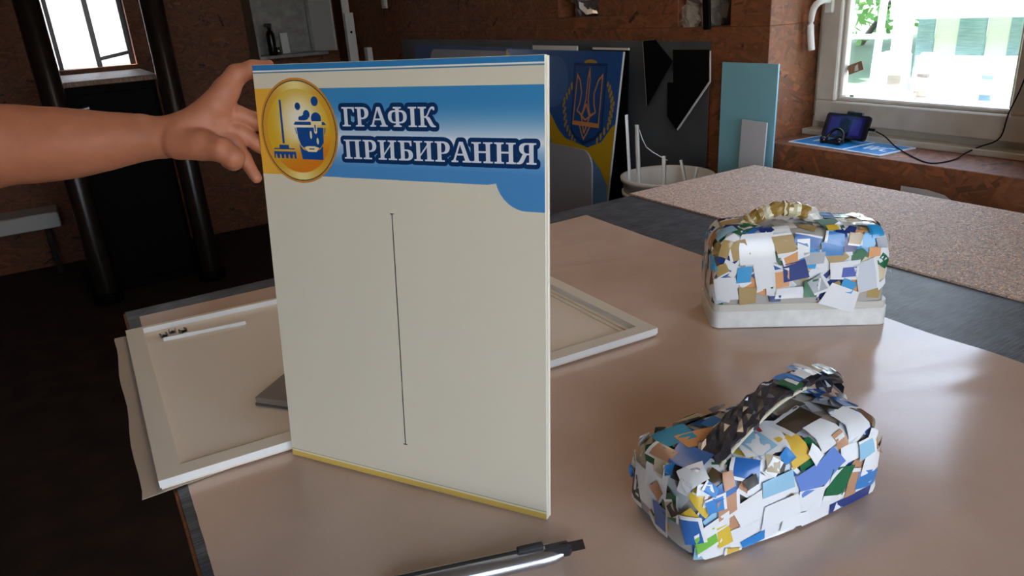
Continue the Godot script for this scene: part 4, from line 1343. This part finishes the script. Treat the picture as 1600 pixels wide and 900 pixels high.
	part(pl, "upper_strip", cbox(Vector3(0.05, 0.9, 0.012), 0.002), white, Vector3(-0.005, 1.35, -0.025))
	part(pl, "grip_hole", lathe([Vector2(0.0, 0.0), Vector2(0.008, 0.0), Vector2(0.008, 0.002)], 14), black, Vector3(0, 1.30, 0.0165), Basis(Vector3.RIGHT, PI / 2))
	var p2 := thing("white_plank", "shorter white plank beside the tall white plank", "plank", Vector3(1.79, 0, -3.32))
	part(p2, "plank", cbox(Vector3(0.035, 1.2, 0.06), 0.003), white, Vector3(0, 0.602, 0))
	var sw := thing("wall_socket", "small white socket high on the wall beyond the planks", "socket", Vector3(1.818, 1.43, -3.0))
	part(sw, "plate", cbox(Vector3(0.012, 0.075, 0.07), 0.003), white, Vector3(-0.005, 0.0375, 0))
	part(sw, "rocker", cbox(Vector3(0.006, 0.05, 0.045), 0.002), white, Vector3(-0.013, 0.0375, 0))

func build_sill(white: Material, black: Material) -> void:
	var y := 0.955
	# sign plate with WC
	var k := 4.0
	var img := Image.create(int(314 * k), int(150 * k), false, Image.FORMAT_RGB8)
	img.fill(rgb(214, 224, 230))
	var blue := rgb(26, 124, 186)
	img.fill_rect(Rect2i(int(8 * k), int(8 * k), int(178 * k), int(134 * k)), blue)
	img.fill_rect(Rect2i(int(196 * k), int(8 * k), int(110 * k), int(134 * k)), blue)
	var font := SystemFont.new()
	font.font_names = PackedStringArray(["Droid Sans"])
	font.font_weight = 700
	fill_poly(img, lettering("WC", font, 212 * k, 100 * k, 80 * k, 52 * k), rgb(220, 226, 230))
	fill_poly(img, [PackedVector2Array([Vector2(40, 40) * k, Vector2(62, 40) * k, Vector2(54, 100) * k, Vector2(46, 100) * k])], rgb(220, 226, 230))
	fill_poly(img, [PackedVector2Array([Vector2(112, 30) * k, Vector2(132, 30) * k, Vector2(126, 104) * k, Vector2(118, 104) * k])], rgb(220, 226, 230))
	img.generate_mipmaps()
	var m := mat(Color.WHITE, 0.35)
	m.albedo_texture = ImageTexture.create_from_image(img)
	var sg := thing("door_plate", "flat blue and white door sign lettered WC lying on the window sill", "sign")
	var ux := Vector3(-0.055, 0, 0.9985).normalized()
	sg.transform = Transform3D(Basis(ux, Vector3.UP.cross(ux).normalized() * -1.0, Vector3.UP), Vector3(1.853, y + 0.0035, 0.006))
	sg.transform.basis = Basis(ux, Vector3(0.9985, 0, 0.055).normalized(), Vector3.UP)
	part(sg, "printed_plate", plate(rect_poly(0.314, 0.15), 0.003), m)
	# phone on a small stand
	var pb := Vector3(0.0, 0, 1.0)
	var ph := thing("phone", "black phone showing a dark blue screen propped up on the window sill", "phone")
	var up := Vector3(0.34, 0.94, 0.02).normalized()
	var px := Vector3(-0.043, 0.0, 0.999).normalized()
	var pz := px.cross(up).normalized()
	ph.transform = Transform3D(Basis(px, pz.cross(px).normalized(), pz), Vector3(1.945, y + 0.012, 0.049))
	part(ph, "body", plate(rect_poly(0.149, 0.072, 0.008), 0.0085), mat(rgb(20, 20, 24), 0.3))
	part(ph, "back_cover", plate(rect_poly(0.150, 0.073, 0.008), 0.002), mat(rgb(196, 180, 160), 0.3), Vector3(-0.0005, -0.0005, -0.0088))
	var si := Image.create(128, 64, false, Image.FORMAT_RGB8)
	si.fill(rgb(28, 28, 74))
	si.fill_rect(Rect2i(8, 6, 34, 52), rgb(40, 40, 104))
	fill_poly(si, [ellipse(Vector2(62, 26), 16, 18)], rgb(16, 16, 44))
	si.fill_rect(Rect2i(44, 36, 36, 28), rgb(14, 14, 38))
	si.fill_rect(Rect2i(84, 8, 34, 48), rgb(46, 46, 118))
	var sm := mat(Color(0.1, 0.1, 0.2), 0.12)
	sm.albedo_texture = ImageTexture.create_from_image(si)
	sm.albedo_color = Color.WHITE
	sm.emission_enabled = true
	sm.emission_texture = sm.albedo_texture
	sm.emission = Color(1, 1, 1)
	sm.emission_operator = BaseMaterial3D.EMISSION_OP_MULTIPLY
	sm.emission_energy_multiplier = 0.35
	part(ph, "screen", plate(rect_poly(0.124, 0.062, 0.002), 0.0004), sm, Vector3(0.012, 0.005, 0.0006))
	part(ph, "charging_plug", cbox(Vector3(0.022, 0.008, 0.006), 0.002), black, Vector3(0.16, 0.036, -0.004))
	var std := thing("phone_stand", "small black phone stand with round feet on the window sill", "stand", Vector3(1.938, y + 0.0035, 0.125))
	var sb := mat(rgb(14, 14, 18), 0.25)
	part(std, "back_rest", cbox(Vector3(0.006, 0.075, 0.055), 0.003), sb, Vector3(0.046, 0.045, 0), Basis(Vector3(0, 0, 1), -0.35))
	part(std, "base", cbox(Vector3(0.085, 0.006, 0.05), 0.002), sb, Vector3(-0.005, 0.004, 0))
	for q in [-0.026, 0.026]:
		part(std, "foot", lathe([Vector2(0.0, 0.0), Vector2(0.008, 0.001), Vector2(0.0095, 0.009), Vector2(0.008, 0.018), Vector2(0.0, 0.02)], 14), sb, Vector3(-0.046, 0, q))
		part(std, "hook", tube([Vector3(-0.046, 0.01, q), Vector3(-0.03, 0.012, q)], 0.005, 8), sb)
	part(std, "front_bow", tube(spline([Vector3(-0.035, 0.006, -0.03), Vector3(-0.02, 0.03, -0.02), Vector3(-0.018, 0.04, 0.0), Vector3(-0.02, 0.03, 0.02), Vector3(-0.035, 0.006, 0.03)], 14), 0.004, 8), sb)
	# charging cable
	var cab := thing("charging_cable", "thin black charging cable trailing over the window sill", "cable")
	part(cab, "wire", tube(spline([Vector3(1.955, 0.996, 0.222), Vector3(1.957, 0.985, 0.25), Vector3(1.950, 0.962, 0.29), Vector3(1.876, 0.9575, 0.388), Vector3(1.835, 0.9575, 0.462), Vector3(1.905, 0.9575, 0.478), Vector3(1.975, 0.962, 0.468), Vector3(2.005, 0.975, 0.482), Vector3(2.012, 1.0024, 0.5266), Vector3(2.014, 1.064, 0.5367), Vector3(2.016, 1.141, 0.5566), Vector3(2.016, 1.30, 0.585)], 70), 0.0018, 7), black)
	# stickers on the pane
	for s in [[Vector3(2.0595, 1.1345, 0.045), Vector2(0.05, 0.027), 0.35, "brown and white sticker on the window pane", rgb(150, 116, 86)], [Vector3(2.0595, 1.0500, 0.4705), Vector2(0.014, 0.012), 0.0, "tiny dark square sticker at the lower right of the pane", rgb(40, 44, 48)], [Vector3(2.0595, 1.0633, 0.0545), Vector2(0.013, 0.012), 0.0, "tiny grey square sticker at the lower left of the pane", rgb(96, 116, 96)]]:
		var t := thing("pane_sticker", s[3], "sticker", s[0], "stickers on the window pane")
		var b := wall_basis().rotated(Vector3.LEFT, s[2])
		part(t, "paper", plate(rect_poly(s[1].x, s[1].y), 0.0006), mat(s[4], 0.6), Vector3.ZERO, b)
		if s[2] > 0.0: part(t, "white_patch", plate(PackedVector2Array([Vector2(0.02, 0.004), Vector2(0.034, 0.003), Vector2(0.036, 0.022), Vector2(0.026, 0.018)]), 0.0003), white, Vector3(-0.0004, 0, 0), b)

func build_person() -> void:
	var skin := textured(mottle_image(256, rgb(160, 98, 70), rgb(182, 116, 86), 61, 0.03, 0.06), 0.55, 5.0)
	skin.subsurf_scatter_enabled = true
	skin.subsurf_scatter_strength = 0.12
	var who := thing("person", "person in dark shirt at left, bare left arm stretched out, hand gripping the sign", "person")
	var fore := [[-0.1437, 1.2899, 0.5225, 0.0393], [-0.1054, 1.2924, 0.5348, 0.0437], [-0.0753, 1.2951, 0.5431, 0.0427], [-0.04, 1.2925, 0.5593, 0.0401], [-0.0101, 1.2915, 0.5768, 0.0367], [0.0242, 1.2915, 0.5964, 0.0305], [0.0564, 1.2924, 0.6143, 0.0245], [0.0771, 1.2908, 0.6268, 0.0215]]
	var palm := [[0.0771, 1.2908, 0.6268, 0.0215], [0.0994, 1.2957, 0.6374, 0.0205], [0.1225, 1.3015, 0.6446, 0.0185], [0.1354, 1.3022, 0.6482, 0.0155]]
	var fingers := [
		[[0.1064, 1.3014, 0.6423, 0.0175], [0.1336, 1.3197, 0.6514, 0.0158], [0.1465, 1.3337, 0.6509, 0.0138], [0.1606, 1.3488, 0.6488, 0.0106], [0.1773, 1.3542, 0.6577, 0.0086], [0.1925, 1.356, 0.6672, 0.0062]],
		[[0.1309, 1.3093, 0.6442, 0.0145], [0.1538, 1.3073, 0.6518, 0.0098], [0.1719, 1.2984, 0.6559, 0.0092], [0.1957, 1.2884, 0.6615, 0.0082], [0.2112, 1.2773, 0.6718, 0.0068]],
		[[0.1286, 1.2994, 0.6456, 0.0145], [0.1514, 1.2895, 0.6555, 0.0088], [0.167, 1.2752, 0.6605, 0.0084], [0.1823, 1.2602, 0.6663, 0.0079], [0.1907, 1.2461, 0.674, 0.0068]],
		[[0.123, 1.2915, 0.6493, 0.0135], [0.1426, 1.2805, 0.660, 0.0085], [0.1483, 1.2624, 0.6678, 0.0076], [0.155, 1.2417, 0.679, 0.0062]],
		[[0.09, 1.286, 0.6432, 0.019], [0.1091, 1.2826, 0.6645, 0.016], [0.1246, 1.2775, 0.683, 0.0128], [0.1335, 1.2690, 0.6905, 0.0112], [0.134, 1.2640, 0.682, 0.0098], [0.130, 1.263, 0.672, 0.008]]]
	var st := SurfaceTool.new()
	st.begin(Mesh.PRIMITIVE_TRIANGLES)
	var hand := []
	chain(hand, fore.slice(4))
	chain(hand, palm)
	for f in fingers: chain(hand, f)
	var n := nets(st, hand, 0.0024, 0.0015, Vector3(0.05, 1.215, 0.585), Vector3(0.235, 1.385, 0.715))
	var arm := []
	for k in 31:
		var t := k / 30.0 * (fore.size() - 1.0)
		var i1 := mini(int(t), fore.size() - 2)
		var w := t - i1
		var p := []
		for c in 4:
			p.append(cubic_interpolate(fore[i1][c], fore[i1 + 1][c], fore[maxi(i1 - 1, 0)][c], fore[mini(i1 + 2, fore.size() - 1)][c], w))
		arm.append(p)
	var arm_pts: Array = arm
	arm = []
	chain(arm, arm_pts)
	n = nets(st, arm, 0.005, 0.0009, Vector3(-0.135, 1.22, 0.44), Vector3(0.056, 1.36, 0.68), n)
	# the rest of the body, out of the picture to the left
	var skel := []
	chain(skel, fore.slice(0, 5))
	chain(skel, [[-0.39, 1.385, 0.69, 0.058], [-0.27, 1.34, 0.61, 0.05], [-0.1437, 1.2899, 0.5225, 0.041]])
	var torso := [[-0.45, 1.0, 0.87, 0.115], [-0.45, 1.15, 0.87, 0.11], [-0.445, 1.3, 0.87, 0.115], [-0.44, 1.37, 0.87, 0.085]]
	chain(skel, torso)
	chain(skel, [[-0.40, 1.385, 0.70, 0.06], [-0.44, 1.36, 0.87, 0.09], [-0.43, 1.385, 1.05, 0.06]])
	chain(skel, [[-0.45, 1.25, 0.78, 0.1], [-0.45, 1.25, 0.96, 0.1]])
	chain(skel, [[-0.46, 0.97, 0.79, 0.105], [-0.46, 0.97, 0.95, 0.105]])
	chain(skel, [[-0.44, 1.38, 0.87, 0.058], [-0.425, 1.49, 0.87, 0.052]])
	chain(skel, [[-0.42, 1.60, 0.87, 0.088], [-0.435, 1.66, 0.87, 0.088]])
	chain(skel, [[-0.395, 1.53, 0.87, 0.055], [-0.40, 1.58, 0.87, 0.07]])
	chain(skel, [[-0.33, 1.60, 0.87, 0.012], [-0.325, 1.575, 0.87, 0.016]])
	for s in [-1, 1]:
		chain(skel, [[-0.425, 1.585, 0.87 + s * 0.09, 0.014], [-0.43, 1.615, 0.87 + s * 0.095, 0.016]])
	chain(skel, [[-0.43, 1.385, 1.06, 0.056], [-0.45, 1.22, 1.12, 0.048], [-0.44, 1.09, 1.13, 0.04], [-0.41, 0.95, 1.12, 0.038], [-0.37, 0.83, 1.10, 0.027]])
	chain(skel, [[-0.37, 0.83, 1.10, 0.028], [-0.355, 0.77, 1.09, 0.032], [-0.35, 0.73, 1.09, 0.026]])
	for q in 4:
		chain(skel, [[-0.375 + q * 0.018, 0.735, 1.09, 0.011], [-0.37 + q * 0.018, 0.69, 1.083, 0.010], [-0.365 + q * 0.016, 0.655 + absf(q - 1.5) * 0.008, 1.07, 0.009]])
	chain(skel, [[-0.345, 0.78, 1.08, 0.014], [-0.315, 0.745, 1.065, 0.012], [-0.305, 0.715, 1.06, 0.010]])
	var legs := []
	for s in [-1, 1]:
		chain(legs, [[-0.46, 0.93, 0.87 + s * 0.09, 0.095], [-0.45, 0.5, 0.87 + s * 0.11, 0.062], [-0.46, 0.32, 0.87 + s * 0.115, 0.06], [-0.465, 0.09, 0.87 + s * 0.12, 0.042]])
	skel.append_array(legs)
	for s in [-1, 1]: chain(skel, [[-0.475, 0.05, 0.87 + s * 0.12, 0.042], [-0.33, 0.035, 0.87 + s * 0.14, 0.032]])
	nets(st, skel, 0.014, 0.012, Vector3(-0.72, -0.02, 0.35), Vector3(-0.128, 1.8, 1.32), n)
	part(who, "body", st.commit(), skin)
	# clothes and hair follow the body
	var shirt := []
	chain(shirt, [[-0.45, 0.93, 0.87, 0.12], [-0.45, 1.15, 0.87, 0.125], [-0.445, 1.3, 0.87, 0.128], [-0.44, 1.36, 0.87, 0.10]])
	chain(shirt, [[-0.39, 1.39, 0.69, 0.072], [-0.44, 1.365, 0.87, 0.105], [-0.43, 1.39, 1.06, 0.07]])
	chain(shirt, [[-0.45, 1.25, 0.78, 0.114], [-0.45, 1.25, 0.96, 0.114]])
	chain(shirt, [[-0.46, 0.96, 0.78, 0.122], [-0.46, 0.96, 0.96, 0.122]])
	chain(shirt, [[-0.39, 1.385, 0.69, 0.072], [-0.29, 1.345, 0.625, 0.066]])
	chain(shirt, [[-0.43, 1.385, 1.06, 0.07], [-0.45, 1.25, 1.11, 0.066]])
	var s2 := SurfaceTool.new()
	s2.begin(Mesh.PRIMITIVE_TRIANGLES)
	nets(s2, shirt, 0.015, 0.014, Vector3(-0.72, 0.8, 0.5), Vector3(-0.2, 1.47, 1.3))
	part(who, "shirt", s2.commit(), mat(rgb(44, 48, 58), 0.9))
	var tr := []
	for s in [-1, 1]:
		chain(tr, [[-0.46, 0.93, 0.87 + s * 0.09, 0.108], [-0.45, 0.5, 0.87 + s * 0.11, 0.078], [-0.46, 0.32, 0.87 + s * 0.115, 0.074], [-0.465, 0.1, 0.87 + s * 0.12, 0.07]])
	var s3 := SurfaceTool.new()
	s3.begin(Mesh.PRIMITIVE_TRIANGLES)
	nets(s3, tr, 0.015, 0.012, Vector3(-0.72, 0.0, 0.6), Vector3(-0.2, 1.08, 1.15))
	part(who, "trousers", s3.commit(), mat(rgb(38, 40, 46), 0.9))
	var s4 := SurfaceTool.new()
	s4.begin(Mesh.PRIMITIVE_TRIANGLES)
	var hair := []
	chain(hair, [[-0.445, 1.66, 0.87, 0.098], [-0.46, 1.62, 0.87, 0.09]])
	nets(s4, hair, 0.014, 0.01, Vector3(-0.6, 1.5, 0.7), Vector3(-0.3, 1.8, 1.05))
	part(who, "hair", s4.commit(), mat(rgb(52, 38, 28), 0.8))
	var shoe := mat(rgb(30, 28, 28), 0.6)
	for s in [-1, 1]:
		var s5 := SurfaceTool.new()
		s5.begin(Mesh.PRIMITIVE_TRIANGLES)
		var sh := []
		chain(sh, [[-0.475, 0.055, 0.87 + s * 0.12, 0.052], [-0.33, 0.045, 0.87 + s * 0.14, 0.042]])
		nets(s5, sh, 0.014, 0.008, Vector3(-0.6, -0.03, 0.6), Vector3(-0.2, 0.15, 1.15))
		part(who, "shoe", s5.commit(), shoe)
